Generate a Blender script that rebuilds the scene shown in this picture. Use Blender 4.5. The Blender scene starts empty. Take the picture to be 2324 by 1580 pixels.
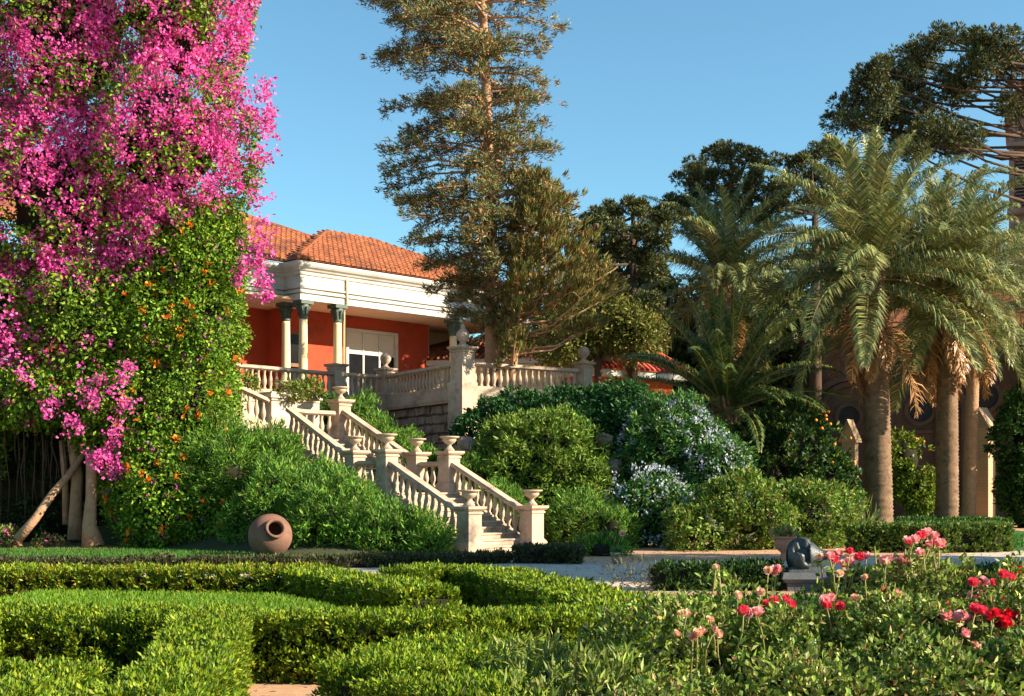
import bpy, math, random
import numpy as np
from mathutils import Vector, Matrix

random.seed(7)
SC = bpy.context.scene
COL = SC.collection
R = math.radians

# ------------------------------------------------------------------ camera, sky, sun, exposure
F, CX, HY, EYE = 2905.0, 1162.0, 1110.0, 1.65          # survey scale: focal length, centre column, horizon row, eye height
cam_d = bpy.data.cameras.new('camera'); cam = bpy.data.objects.new('camera', cam_d); COL.objects.link(cam)
cam.location = (0, 0, EYE); cam.rotation_euler = (R(90), 0, 0)
cam_d.sensor_width = 36; cam_d.lens = 45.0; cam_d.shift_y = 0.1377
cam_d.clip_start = 0.1; cam_d.clip_end = 4000
SC.camera = cam

SUN_EL = R(26); SUN_AZ = R(107)                          # azimuth from +Y (north) clockwise
sx, sy, sz = math.sin(SUN_AZ)*math.cos(SUN_EL), math.cos(SUN_AZ)*math.cos(SUN_EL), math.sin(SUN_EL)
w = bpy.data.worlds.new('World'); SC.world = w; w.use_nodes = True
nt = w.node_tree; bg = nt.nodes['Background']
sky = nt.nodes.new('ShaderNodeTexSky'); sky.sky_type = 'NISHITA'; sky.sun_disc = False
sky.sun_elevation = SUN_EL; sky.sun_rotation = SUN_AZ; sky.air_density = 1.0; sky.dust_density = 0.25; sky.ozone_density = 2.0
grade = nt.nodes.new('ShaderNodeMixRGB'); grade.blend_type = 'MULTIPLY'; grade.inputs[0].default_value = 1; grade.inputs[2].default_value = (.86, 1.22, 1.2, 1)
nt.links.new(sky.outputs[0], grade.inputs[1]); nt.links.new(grade.outputs[0], bg.inputs[0]); bg.inputs[1].default_value = 0.066
sd = bpy.data.lights.new('sun', 'SUN'); sd.energy = 5.0; sd.angle = R(0.5); sd.color = (1.0, 0.87, 0.66)
sun = bpy.data.objects.new('sun', sd); COL.objects.link(sun)
sun.rotation_euler = Vector((sx, sy, sz)).to_track_quat('Z', 'Y').to_euler(); sun.location = (30, -5, 30)
SC.view_settings.view_transform = 'Standard'; SC.view_settings.look = 'None'
SC.view_settings.gamma = 1; SC.view_settings.use_curve_mapping = False; SC.view_settings.exposure = 1.4

def P(u, v, d): return Vector(((u-CX)/F*d, d, EYE-(v-HY)/F*d))
def G(v): return F*EYE/(v-HY)

# ------------------------------------------------------------------ materials
def newmat(name):
    m = bpy.data.materials.new(name); m.use_nodes = True
    return m, m.node_tree, m.node_tree.nodes['Principled BSDF']
def mat(name, c1, c2=None, rough=.8, scale=3.0, bump=0.0, bscale=None, spec=.3, stain=None, stscale=.6, metal=0):
    m, t, b = newmat(name)
    b.inputs['Roughness'].default_value = rough; b.inputs['Specular IOR Level'].default_value = spec; b.inputs['Metallic'].default_value = metal
    tc = t.nodes.new('ShaderNodeTexCoord')
    n = t.nodes.new('ShaderNodeTexNoise'); n.inputs['Scale'].default_value = scale; n.inputs['Detail'].default_value = 6; n.inputs['Roughness'].default_value = .65
    t.links.new(tc.outputs['Object'], n.inputs['Vector'])
    r = t.nodes.new('ShaderNodeValToRGB'); r.color_ramp.elements[0].position = .32; r.color_ramp.elements[1].position = .68
    r.color_ramp.elements[0].color = (*c1, 1); r.color_ramp.elements[1].color = (*(c2 or c1), 1)
    t.links.new(n.outputs['Fac'], r.inputs['Fac']); out = r.outputs['Color']
    if stain:
        n3 = t.nodes.new('ShaderNodeTexNoise'); n3.inputs['Scale'].default_value = stscale; n3.inputs['Detail'].default_value = 8; n3.inputs['Roughness'].default_value = .75
        t.links.new(tc.outputs['Object'], n3.inputs['Vector'])
        r3 = t.nodes.new('ShaderNodeValToRGB'); r3.color_ramp.elements[0].position = .5; r3.color_ramp.elements[1].position = .68
        r3.color_ramp.elements[0].color = (0, 0, 0, 1); r3.color_ramp.elements[1].color = (1, 1, 1, 1)
        t.links.new(n3.outputs['Fac'], r3.inputs['Fac'])
        mx = t.nodes.new('ShaderNodeMixRGB'); mx.inputs[2].default_value = (*stain, 1)
        t.links.new(r3.outputs['Color'], mx.inputs[0]); t.links.new(out, mx.inputs[1]); out = mx.outputs[0]
    t.links.new(out, b.inputs['Base Color'])
    if bump:
        n2 = t.nodes.new('ShaderNodeTexNoise'); n2.inputs['Scale'].default_value = bscale or scale*6; n2.inputs['Detail'].default_value = 5
        t.links.new(tc.outputs['Object'], n2.inputs['Vector'])
        bp = t.nodes.new('ShaderNodeBump'); bp.inputs['Strength'].default_value = bump; bp.inputs['Distance'].default_value = .03
        t.links.new(n2.outputs['Fac'], bp.inputs['Height']); t.links.new(bp.outputs['Normal'], b.inputs['Normal'])
    return m
def leafmat(name, trans=.3, rough=.5, spec=.25):
    m, t, b = newmat(name)
    a = t.nodes.new('ShaderNodeAttribute'); a.attribute_name = 'tint'
    b.inputs['Roughness'].default_value = rough; b.inputs['Specular IOR Level'].default_value = spec
    t.links.new(a.outputs['Color'], b.inputs['Base Color'])
    tr = t.nodes.new('ShaderNodeBsdfTranslucent'); t.links.new(a.outputs['Color'], tr.inputs['Color'])
    mx = t.nodes.new('ShaderNodeMixShader'); mx.inputs[0].default_value = trans
    t.links.new(b.outputs[0], mx.inputs[1]); t.links.new(tr.outputs[0], mx.inputs[2])
    t.links.new(mx.outputs[0], t.nodes['Material Output'].inputs['Surface'])
    return m
def brickmat(name, c1, c2, mortar, sc):
    m, t, b = newmat(name); b.inputs['Roughness'].default_value = .9
    tc = t.nodes.new('ShaderNodeTexCoord'); sep = t.nodes.new('ShaderNodeSeparateXYZ'); t.links.new(tc.outputs['Object'], sep.inputs[0])
    ad = t.nodes.new('ShaderNodeMath'); t.links.new(sep.outputs[0], ad.inputs[0]); t.links.new(sep.outputs[1], ad.inputs[1])
    cb = t.nodes.new('ShaderNodeCombineXYZ'); t.links.new(ad.outputs[0], cb.inputs[0]); t.links.new(sep.outputs[2], cb.inputs[1])
    br = t.nodes.new('ShaderNodeTexBrick'); br.inputs['Scale'].default_value = sc; br.inputs['Color1'].default_value = (*c1, 1); br.inputs['Color2'].default_value = (*c2, 1)
    br.inputs['Mortar'].default_value = (*mortar, 1); br.inputs['Mortar Size'].default_value = .012; br.inputs['Brick Width'].default_value = .26; br.inputs['Row Height'].default_value = .075
    t.links.new(cb.outputs[0], br.inputs['Vector'])
    n = t.nodes.new('ShaderNodeTexNoise'); n.inputs['Scale'].default_value = .8; n.inputs['Detail'].default_value = 8; t.links.new(tc.outputs['Object'], n.inputs['Vector'])
    hs = t.nodes.new('ShaderNodeHueSaturation'); mr = t.nodes.new('ShaderNodeMapRange'); mr.inputs[3].default_value = .6; mr.inputs[4].default_value = 1.4
    t.links.new(n.outputs['Fac'], mr.inputs[0]); t.links.new(mr.outputs[0], hs.inputs['Value']); t.links.new(br.outputs['Color'], hs.inputs['Color'])
    t.links.new(hs.outputs[0], b.inputs['Base Color'])
    bp = t.nodes.new('ShaderNodeBump'); bp.inputs['Strength'].default_value = .4; bp.inputs['Distance'].default_value = .02; bp.invert = True
    t.links.new(br.outputs['Fac'], bp.inputs['Height']); t.links.new(bp.outputs[0], b.inputs['Normal'])
    return m
M = {}
M['stone'] = mat('carved_stone', (.52, .39, .29), (.4, .29, .21), .9, 2.2, .35, 30, stain=(.2, .155, .125), stscale=1.6)
M['stucco'] = mat('pale_stucco', (.6, .5, .4), (.5, .39, .29), .9, 1.5, .2, 20, stain=(.42, .3, .22), stscale=.9)
M['rubble'] = mat('rubble_stone', (.2, .14, .11), (.36, .26, .2), .95, 3, .6, 18)
M['mortar'] = mat('old_mortar', (.08, .06, .05), (.14, .1, .08), .95, 6, .5)
M['white'] = mat('white_paint', (.57, .55, .51), (.52, .5, .45), .6, 1.2, .05, 20, stain=(.42, .38, .31), stscale=.9)
M['cream'] = mat('cream_paint', (.72, .6, .36), (.66, .54, .3), .6, 2, .05)
M['ceil'] = mat('porch_ceiling_paint', (.7, .5, .33), (.62, .42, .28), .8, 1)
M['capital'] = mat('dark_green_metal', (.05, .09, .08), (.1, .12, .09), .5, 5, .1)
M['red'] = mat('red_limewash', (.42, .066, .024), (.35, .05, .018), .85, 1.2, .1, 25, stain=(.22, .04, .02), stscale=.8)
M['orange_wall'] = mat('orange_limewash', (.55, .1, .03), (.45, .07, .02), .85, 1.2, .1)
M['tile'] = mat('clay_roof_tile', (.4, .13, .052), (.23, .07, .03), .85, 2.3, .3, 25, stain=(.09, .04, .025), stscale=.55)
M['redroof'] = mat('faded_red_sheet', (.6, .11, .075), (.5, .08, .05), .6, 1, .1)
M['glass'] = mat('dark_glass', (.008, .009, .01), (.014, .015, .017), .12, 2, spec=.12)
M['blind'] = mat('cream_blind', (.6, .55, .45), (.55, .5, .4), .8, 2)
M['wood'] = mat('dark_door_wood', (.22, .1, .05), (.16, .07, .03), .6, 4, .2)
M['terracotta'] = mat('weathered_terracotta', (.22, .11, .075), (.15, .07, .048), .85, 2.5, .25, 30, stain=(.09, .06, .045), stscale=1.5)
M['terracotta2'] = mat('pot_terracotta', (.5, .21, .13), (.4, .15, .09), .85, 5, .2, 40)
M['bronze'] = mat('dark_bronze', (.035, .042, .045), (.07, .078, .078), .45, 6, .4, 40, spec=.5, metal=.3)
M['greystone'] = mat('grey_plinth_stone', (.07, .07, .08), (.12, .12, .13), .8, 5, .3, 40)
M['bark'] = mat('bark', (.2, .12, .075), (.33, .2, .13), .95, 6, .8, 18)
M['redbark'] = mat('reddish_bark', (.3, .16, .09), (.46, .27, .16), .95, 5, .8, 15)
M['darkbark'] = mat('dark_bark', (.05, .032, .025), (.1, .06, .04), .95, 6, .8, 18)
M['palmtrunk'] = mat('palm_trunk', (.15, .085, .05), (.27, .165, .1), .9, 2.5, .6, 25, stain=(.07, .045, .03), stscale=3.5)
M['shadecore'] = mat('dark_shade_core', (.012, .011, .006), (.024, .02, .01), 1, 8, .6)  # near-black colour stands in for the shade deep inside foliage
M['gravel'] = mat('tan_gravel', (.5, .27, .15), (.58, .36, .22), .95, 9, .5, 120, stain=(.4, .22, .13), stscale=3)
M['path'] = mat('pale_path', (.5, .4, .32), (.58, .48, .39), .9, 3, .3, 90, stain=(.42, .34, .28), stscale=.8)
M['soil'] = mat('garden_soil', (.13, .07, .045), (.22, .11, .07), 1, 5, .7, 40)
M['mulch'] = mat('reddish_mulch', (.34, .15, .08), (.22, .1, .06), 1, 9, .8, 40)
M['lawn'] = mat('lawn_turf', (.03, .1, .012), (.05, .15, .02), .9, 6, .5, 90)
M['bank'] = mat('bank_earth', (.04, .045, .02), (.06, .06, .025), 1, 4, .6)
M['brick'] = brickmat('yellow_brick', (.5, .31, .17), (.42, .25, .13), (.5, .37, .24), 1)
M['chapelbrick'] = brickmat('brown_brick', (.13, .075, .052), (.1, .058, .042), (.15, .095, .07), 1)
M['towerstone'] = mat('pinkish_tower_stone', (.2, .13, .11), (.27, .18, .15), .9, 2, .3)
M['louver'] = mat('dark_louver', (.03, .03, .035), (.05, .05, .055), .8)
M['leaf'] = leafmat('leaf', .3)
M['petal'] = leafmat('petal', .35, .6, .1)
M['frond'] = leafmat('frond', .22, .4, .4)
M['needle'] = leafmat('needle', .15, .55, .2)

# ------------------------------------------------------------------ object helpers
def wloc(o):
    v = Vector((0, 0, 0))
    while o is not None: v += o.location; o = o.parent
    return v
def tag(o, label=None, cat=None, group=None, kind=None):
    if label: o['label'] = label
    if cat: o['category'] = cat
    if group: o['group'] = group
    if kind: o['kind'] = kind
    return o
def thing(name, loc, label, cat, group=None):
    o = bpy.data.objects.new(name, None); o.empty_display_size = .2; COL.objects.link(o); o.location = loc
    return tag(o, label, cat, group)
def link(name, me, parent=None, loc=None, kind=None):
    o = bpy.data.objects.new(name, me); COL.objects.link(o)
    if parent: o.parent = parent
    if loc is not None: o.location = Vector(loc) - (wloc(parent) if parent else Vector())
    if kind: o['kind'] = kind
    return o
class MB:
    def __init__(s): s.v = []; s.f = []; s.sm = []
    def add(s, vs, fs, smooth=False):
        b = len(s.v); s.v += [tuple(x) for x in vs]; s.f += [tuple(i+b for i in f) for f in fs]; s.sm += [smooth]*len(fs)
    def hexa(s, c):          # 8 corners: 4 bottom ccw, 4 top ccw
        s.add(c, [(3, 2, 1, 0), (4, 5, 6, 7), (0, 1, 5, 4), (1, 2, 6, 5), (2, 3, 7, 6), (3, 0, 4, 7)])
    def box(s, x0, x1, y0, y1, z0, z1, fr=None, taper=0):
        t = taper
        c = [(x0, y0, z0), (x1, y0, z0), (x1, y1, z0), (x0, y1, z0), (x0+t, y0+t, z1), (x1-t, y0+t, z1), (x1-t, y1-t, z1), (x0+t, y1-t, z1)]
        if fr: c = [fr(*p) for p in c]
        s.hexa(c)
    def beam(s, p0, p1, w_, h):   # top centre line p0-p1, vertical ends
        p0, p1 = Vector(p0), Vector(p1); d = (p1-p0); d.z = 0; d.normalize(); n = Vector((-d.y, d.x, 0))*w_/2; dz = Vector((0, 0, -h))
        s.hexa([p0-n+dz, p1-n+dz, p1+n+dz, p0+n+dz, p0-n, p1-n, p1+n, p0+n])
    def tube(s, pts, rad, n=8, cap=True, smooth=True):
        pts = [Vector(p) for p in pts]; vs = []; fs = []
        if not hasattr(rad, '__len__'): rad = [rad]*len(pts)
        ref = None
        for i, p in enumerate(pts):
            d = (pts[min(i+1, len(pts)-1)]-pts[max(i-1, 0)])
            if d.length < 1e-9: d = Vector((0, 0, 1))
            d.normalize()
            if ref is None: ref = d.orthogonal().normalized()
            u = ref - d*ref.dot(d)
            u = u.normalized() if u.length > 1e-6 else d.orthogonal().normalized(); ref = u; v_ = d.cross(u)
            for k in range(n):
                a = 2*math.pi*k/n; vs.append(p + (u*math.cos(a)+v_*math.sin(a))*rad[i])
        for i in range(len(pts)-1):
            for k in range(n):
                a, b = i*n+k, i*n+(k+1) % n; fs.append((a, b, b+n, a+n))
        if cap: fs += [tuple(range(n))[::-1], tuple(range((len(pts)-1)*n, len(pts)*n))]
        s.add(vs, fs, smooth)
    def lathe(s, prof, c, n=12, axis=None, smooth=True, cap=True):
        q = Vector((0, 0, 1)).rotation_difference(Vector(axis).normalized()) if axis is not None else None
        c = Vector(c); vs = []; fs = []
        for r, z in prof:
            for k in range(n):
                a = 2*math.pi*k/n; p = Vector((r*math.cos(a), r*math.sin(a), z))
                vs.append(c + (q @ p if q else p))
        for i in range(len(prof)-1):
            for k in range(n):
                a, b = i*n+k, i*n+(k+1) % n; fs.append((a, b, b+n, a+n))
        if cap: fs += [tuple(range(n))[::-1], tuple(range((len(prof)-1)*n, len(prof)*n))]
        s.add(vs, fs, smooth)
    def sweep(s, path, prof, closed_prof=True):     # path of (x,y); profile of (outward, z); outward = right of travel
        path = [Vector((p[0], p[1])) for p in path]; ns = []
        for i in range(len(path)):
            e = []
            if i > 0: e.append((path[i]-path[i-1]).normalized())
            if i < len(path)-1: e.append((path[i+1]-path[i]).normalized())
            nn = [Vector((d.y, -d.x)) for d in e]
            if len(nn) == 1: ns.append(nn[0])
            else:
                m = (nn[0]+nn[1]); m.normalize(); ns.append(m/max(.3, m.dot(nn[0])))
        k = len(prof); vs = []; fs = []
        for p, n in zip(path, ns):
            for o, z in prof: vs.append((p.x+n.x*o, p.y+n.y*o, z))
        for i in range(len(path)-1):
            for j in range(k if closed_prof else k-1):
                a, b = i*k+j, i*k+(j+1) % k; fs.append((a, a+k, b+k, b))
        if closed_prof: fs += [tuple(range(k)), tuple(range((len(path)-1)*k, len(path)*k))[::-1]]
        s.add(vs, fs)
    def mesh(s, name, m, org=(0, 0, 0)):
        me = bpy.data.meshes.new(name); o = Vector(org)
        me.from_pydata([(v[0]-o[0], v[1]-o[1], v[2]-o[2]) for v in s.v], [], s.f)
        me.polygons.foreach_set('use_smooth', s.sm); me.materials.append(m); me.update()
        return me
    def build(s, name, m, parent=None, kind=None, at=None):
        org = wloc(parent) if parent else Vector((0, 0, 0))
        if at is not None: org = Vector(at)
        o = link(name, s.mesh(name, m, org), parent, org if (at is not None) else None, kind)
        if parent is None and at is not None: o.location = org
        return o

# ------------------------------------------------------------------ foliage helpers (numpy)
def nz(p, s, seed):
    r = np.random.RandomState(seed); out = np.zeros(len(p))
    for _ in range(8):
        k = r.normal(size=3)*s; out += np.sin(p@k + r.uniform(0, 6.28))
    return out/8*1.8
def unit(a): return a/np.maximum(np.linalg.norm(a, axis=1, keepdims=True), 1e-9)
def palette(n, cols, wts, rng, jit=.18):
    cols = np.array(cols, float); i = rng.choice(len(cols), n, p=np.array(wts)/np.sum(wts))
    c = cols[i]*(1+rng.normal(0, jit, (n, 1)))*(1+rng.normal(0, jit*.35, (n, 3)))
    return np.clip(c, .003, .95)
def leafmesh(name, pos, dirs, L, W, tint, m, parent=None, fold=.25, nrm=None, rng=None, kind='stuff', curl=0.0):
    n = len(pos); rng = rng or np.random.RandomState(1)
    L = np.broadcast_to(np.asarray(L, float), (n,))[:, None]; W = np.broadcast_to(np.asarray(W, float), (n,))[:, None]
    d = unit(dirs); ref = nrm if nrm is not None else rng.normal(size=(n, 3))
    s = unit(np.cross(d, ref)); nn = np.cross(s, d)
    b = pos; l = pos+d*L*.5+s*W*.5+nn*W*fold; r = pos+d*L*.5-s*W*.5+nn*W*fold; t = pos+d*L-nn*L*curl
    v = np.stack([b, l, t, r], 1).reshape(-1, 3)
    org = np.array(wloc(parent)) if parent else np.zeros(3); v = v-org
    i0 = np.arange(n)*4
    loops = np.stack([i0, i0+2, i0+1, i0, i0+3, i0+2], 1).ravel().astype(np.int32)
    me = bpy.data.meshes.new(name); me.vertices.add(n*4); me.vertices.foreach_set('co', v.ravel().astype(np.float32))
    me.loops.add(n*6); me.loops.foreach_set('vertex_index', loops)
    me.polygons.add(n*2); me.polygons.foreach_set('loop_start', np.arange(0, n*6, 3, dtype=np.int32))
    try: me.polygons.foreach_set('loop_total', np.full(n*2, 3, dtype=np.int32))
    except Exception: pass
    me.update(calc_edges=True)
    at = me.attributes.new('tint', 'FLOAT_COLOR', 'POINT')
    at.data.foreach_set('color', np.repeat(np.concatenate([tint, np.ones((n, 1))], 1), 4, 0).ravel().astype(np.float32))
    me.materials.append(m)
    return link(name, me, parent, None, kind)
def blob_pts(blobs, dens, seed, lump=.16, ls=1.4, depth=.3, back=.35, zmin=.02, gap=-9, gs=2.0):
    rng = np.random.RandomState(seed); PP = []; NN = []
    B = np.array(blobs, float)
    for i, b in enumerate(B):
        c, r = b[:3], b[3:6]; area = 4*math.pi*((r[0]*r[1])**1.6/3+(r[0]*r[2])**1.6/3+(r[1]*r[2])**1.6/3)**(1/1.6)
        n = int(area*dens); d = unit(rng.normal(size=(n, 3))); p = c+d*r
        p = c+(p-c)*(1+lump*nz(p, ls, seed+3)+lump*.5*nz(p, ls*2.7, seed+4))[:, None]
        p = c+(p-c)*(1-depth*rng.rand(n)**2)[:, None]
        nr = unit(d/r); keep = (p[:, 2] > zmin) & ((nr[:, 1] < .45) | (rng.rand(n) < back))
        if gap > -5: keep &= nz(p, gs, seed+9) > gap
        for j, q in enumerate(B):
            if j != i: keep &= np.linalg.norm((p-q[:3])/q[3:6], axis=1) > .78
        PP.append(p[keep]); NN.append(nr[keep])
    return np.concatenate(PP), np.concatenate(NN)
def tufts(c, nr, per, spread, L, W, cols, wts, seed, outw=.8, up=.4, rnd=.9, cn=None, jit=.2, fac=None):
    rng = np.random.RandomState(seed); n = len(c)*per
    cc = np.repeat(c, per, 0); nn = np.repeat(nr, per, 0)
    d = unit(nn*outw+np.array([0, 0, up])+rng.normal(size=(n, 3))*rnd)
    pos = cc+rng.normal(size=(n, 3))*spread
    base = palette(n, cols, wts, rng, jit)
    tj = np.repeat(1+rng.normal(0, .14, (len(c), 1)), per, 0); base = np.clip(base*tj, .003, .95)
    LL = L*(.7+.6*rng.rand(n)); WW = W*(.7+.6*rng.rand(n))
    nrm = unit(nn+rng.normal(size=(n, 3))*.8)
    return pos, d, LL, WW, base, nrm
def core(blobs, k, parent, name='shade_core', m=None, seed=1):  # solid stand-in for inner twigs, added to block light and blacken leaf gaps
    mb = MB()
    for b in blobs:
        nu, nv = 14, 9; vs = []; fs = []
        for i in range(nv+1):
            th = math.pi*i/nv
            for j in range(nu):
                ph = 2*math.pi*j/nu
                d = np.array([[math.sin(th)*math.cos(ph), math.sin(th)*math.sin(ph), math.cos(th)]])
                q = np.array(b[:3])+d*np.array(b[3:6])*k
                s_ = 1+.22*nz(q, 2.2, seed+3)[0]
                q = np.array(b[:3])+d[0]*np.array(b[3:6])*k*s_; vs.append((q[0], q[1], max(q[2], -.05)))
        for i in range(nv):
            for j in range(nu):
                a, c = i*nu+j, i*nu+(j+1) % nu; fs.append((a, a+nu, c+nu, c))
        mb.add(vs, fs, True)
    return mb.build(name, m or M['shadecore'], parent, kind='stuff')
def shrub(name, blobs, label, cat, cols, wts, seed, dens=14, per=16, L=.16, W=.06, spread=.06, outw=.8, up=.4, rnd=.9, group=None, k=.6, gap=-9, gs=2.0, lump=.22, ls=1.9, depth=.36, m=None, base=None, zmin=.02, stem=True):
    b0 = base or (blobs[0][0], blobs[0][1], max(0, blobs[0][2]-blobs[0][5]))
    t = thing(name, b0, label, cat, group)
    c, n = blob_pts(blobs, dens, seed, lump, ls, depth, gap=gap, gs=gs, zmin=zmin)
    pos, d, LL, WW, col, nrm = tufts(c, n, per, spread, L, W, cols, wts, seed+1, outw, up, rnd)
    leafmesh('foliage', pos, d, LL, WW, col, m or M['leaf'], t, nrm=nrm, rng=np.random.RandomState(seed))
    if stem: core(blobs, k, t, seed=seed)
    return t

# ================================================================== GROUND, PATHS, TERRACE LAND
def sheet(name, pts, z, m, kind='structure'):
    mb = MB(); mb.add([(x, y, z) for x, y in pts], [tuple(range(len(pts)))]); return tag(mb.build(name, m), kind=kind)
def S(x): x = np.clip(x, 0, 1); return x*x*(3-2*x)
def bank_h(x, y):
    a = .7071*(x+y); b = .7071*(y-x)
    wd = 13.5-5.0*S((a-26.5)/5)
    h = 4.9*np.clip((b-24.6)/wd, 0, 1)**.9*(1-S((a-36.5-np.clip(b-33, 0, 9)*2.0)/6.0))*S((a-17.6)/5)
    h = np.minimum(h, 2.7+2.2*S((a-31.5)/3)+1.2*S((26.5-a)/2))
    return h
mb = MB(); mb.add([(-1500, -200, 0), (1500, -200, 0), (1500, 2500, 0), (-1500, 2500, 0)], [(0, 1, 2, 3)])
tag(mb.build('ground', M['gravel']), kind='structure')
gx = np.linspace(-30, 16, 93); gy = np.linspace(29, 80, 103); mb = MB(); vs = []; fs = []
for j, y in enumerate(gy):
    for i, x in enumerate(gx): vs.append((x, y, float(bank_h(x, y))-.05))
nx = len(gx)
for j in range(len(gy)-1):
    for i in range(nx-1): fs.append((j*nx+i, j*nx+i+1, (j+1)*nx+i+1, (j+1)*nx+i))
mb.add(vs, fs, True); tag(mb.build('bank', M['bank']), kind='structure')
sheet('path', [(-6, 19.0), (3.2, 20.6), (9, 22.3), (24, 24), (26, 34), (14, 34.5), (9.5, 31.2), (6.5, 30.2), (1.6, 28.7), (.6, 31.5), (-1.6, 31), (-1.2, 27.6), (-14, 25.6), (-14, 19)], .004, M['path'])
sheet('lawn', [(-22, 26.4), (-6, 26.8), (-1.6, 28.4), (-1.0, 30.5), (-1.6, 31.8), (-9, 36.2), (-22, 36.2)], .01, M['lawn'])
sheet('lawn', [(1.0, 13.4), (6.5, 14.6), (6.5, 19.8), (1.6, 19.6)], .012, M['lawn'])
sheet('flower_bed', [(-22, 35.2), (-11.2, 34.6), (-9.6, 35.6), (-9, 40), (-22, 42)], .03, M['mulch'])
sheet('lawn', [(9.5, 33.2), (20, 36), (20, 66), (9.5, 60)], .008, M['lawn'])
def grass(name, poly, n, seed, L, cols):
    rng = np.random.RandomState(seed); xs = [p[0] for p in poly]; ys = [p[1] for p in poly]; out = []
    pts = np.stack([rng.uniform(min(xs), max(xs), n*2), rng.uniform(min(ys), max(ys), n*2)], 1)
    ins = np.zeros(len(pts), bool); j = len(poly)-1
    for i in range(len(poly)):
        xi, yi = poly[i]; xj, yj = poly[j]
        c = ((yi > pts[:, 1]) != (yj > pts[:, 1])) & (pts[:, 0] < (xj-xi)*(pts[:, 1]-yi)/(yj-yi+1e-12)+xi); ins ^= c; j = i
    pts = pts[ins][:n]; n = len(pts); p3 = np.concatenate([pts, np.full((n, 1), .01)], 1)
    d = np.array([0, 0, 1.])+rng.normal(size=(n, 3))*.45
    o = leafmesh(name, p3, d, L*(.6+.8*rng.rand(n)), L*.22, palette(n, cols, [1]*len(cols), rng, .2), M['leaf'], None, rng=rng)
    return tag(o, kind='stuff')
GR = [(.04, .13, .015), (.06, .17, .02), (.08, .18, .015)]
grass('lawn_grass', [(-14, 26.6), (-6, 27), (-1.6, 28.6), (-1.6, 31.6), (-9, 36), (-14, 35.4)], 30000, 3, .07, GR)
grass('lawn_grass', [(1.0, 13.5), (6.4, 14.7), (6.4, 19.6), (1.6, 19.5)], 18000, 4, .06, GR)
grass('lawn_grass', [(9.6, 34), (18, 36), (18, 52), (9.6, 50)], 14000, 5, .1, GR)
gp = [(-6.2, 12.3), (-1.9, 12.2), (-1.6, 13.6), (-2.2, 14.9), (-3.0, 16.2), (-6.2, 16.8)]
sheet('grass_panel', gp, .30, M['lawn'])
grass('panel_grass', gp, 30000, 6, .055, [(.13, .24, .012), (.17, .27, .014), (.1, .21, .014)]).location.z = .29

# ================================================================== STAIRCASE AND TERRACE
A2 = Vector((.7071, .7071, 0)); B2 = Vector((-.7071, .7071, 0))
L0 = Vector((-1.11, 33.2, 0)); R0 = Vector((.54, 34.85, 0)); WID = (R0-L0).length
bal_prof = [(.075, 0), (.075, .05), (.045, .07), (.05, .12), (.082, .22), (.085, .3), (.06, .42), (.04, .52), (.05, .56), (.042, .59), (.07, .62), (.07, .66)]
mbb = MB(); mbb.lathe(bal_prof, (0, 0, 0), 8); BAL = mbb.mesh('baluster', M['stone'])
def pedestal(name, parent, p, h=1.2, s=.46, z=None, plinth=True, extra=0, rot=True):
    fr = lambda x, y, zz: (p[0]+A2.x*x+B2.x*y, p[1]+A2.y*x+B2.y*y, p[2]+zz)
    b = MB(); k = s/2
    b.box(-k-.07, k+.07, -k-.07, k+.07, -extra, .22, fr)
    b.box(-k-.07, k+.07, -k-.07, k+.07, .22, .3, fr, .06)
    b.box(-k, k, -k, k, .3, h-.2, fr)
    b.box(-k-.03, k+.03, -k-.03, k+.03, h-.2, h-.15, fr)
    b.box(-k-.01, k+.01, -k-.01, k+.01, h-.15, h-.11, fr)
    b.box(-k-.05, k+.05, -k-.05, k+.05, h-.11, h-.06, fr, -.05)
    b.box(-k-.1, k+.1, -k-.1, k+.1, h-.06, h, fr)
    return b.build(name, M['stone'], parent)
def run(parent, p0, p1, off0=.3, off1=.3, rail=.95, step=.24, low=.16, balusters=True):
    """sloped or level balustrade between two floor points"""
    p0, p1 = Vector(p0), Vector(p1); d = p1-p0; ln = Vector((d.x, d.y, 0)).length; e = d/ln
    q0 = p0+e*off0; q1 = p1-e*off1; up = Vector((0, 0, 1))
    b = MB(); b.beam(q0+up*rail, q1+up*rail, .26, .06); b.beam(q0+up*(rail-.06), q1+up*(rail-.06), .32, .05); b.beam(q0+up*(rail-.11), q1+up*(rail-.11), .22, .03); b.build('handrail', M['stone'], parent)
    b = MB(); b.beam(q0+up*low, q1+up*low, .26, low+.35); b.build('base_rail', M['stone'], parent)
    m = (q1-q0); l2 = Vector((m.x, m.y, 0)).length; n = max(1, int(l2/step))
    for i in range(n):
        q = q0+m*((i+.5)/n)+up*(low-.01)
        o = link('baluster', BAL, parent, q); o.scale = (1, 1, (rail-.14-low+.02)/.66)
        o.rotation_euler.z = random.random()*6
stair = thing('garden_staircase', (L0+R0)/2, 'long pale stone garden staircase with balustrades climbing left up the bank', 'staircase')
Z1, Z2 = 1.55, 3.2
def flight(s0, s1, z0, z1, n):
    for i in range(n):
        sa = s0+(s1-s0)*i/n; b = MB(); zz = z0+(z1-z0)*(i+1)/n; tr = (s1-s0)/n
        fr = lambda x, y, z: tuple(L0+A2*x+B2*(sa+y)+Vector((0, 0, z)))
        b.box(.05, WID-.05, 0, tr+.002 if i < n-1 else tr, z0-.35+(z1-z0)*i/n, zz-.045, fr)
        b.box(.02, WID-.02, -.035, tr-.037, zz-.045, zz, fr)
        b.build('step', M['stone'], stair)
flight(-.1, 3.2, 0, Z1, 10)
b = MB(); fr = lambda x, y, z: tuple(L0+A2*x+B2*y+Vector((0, 0, z))); b.box(-.2, WID+.2, 3.2, 5.0, .6, Z1, fr); b.build('landing', M['stone'], stair)
flight(5.0, 8.2, Z1, Z2, 11)
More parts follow.
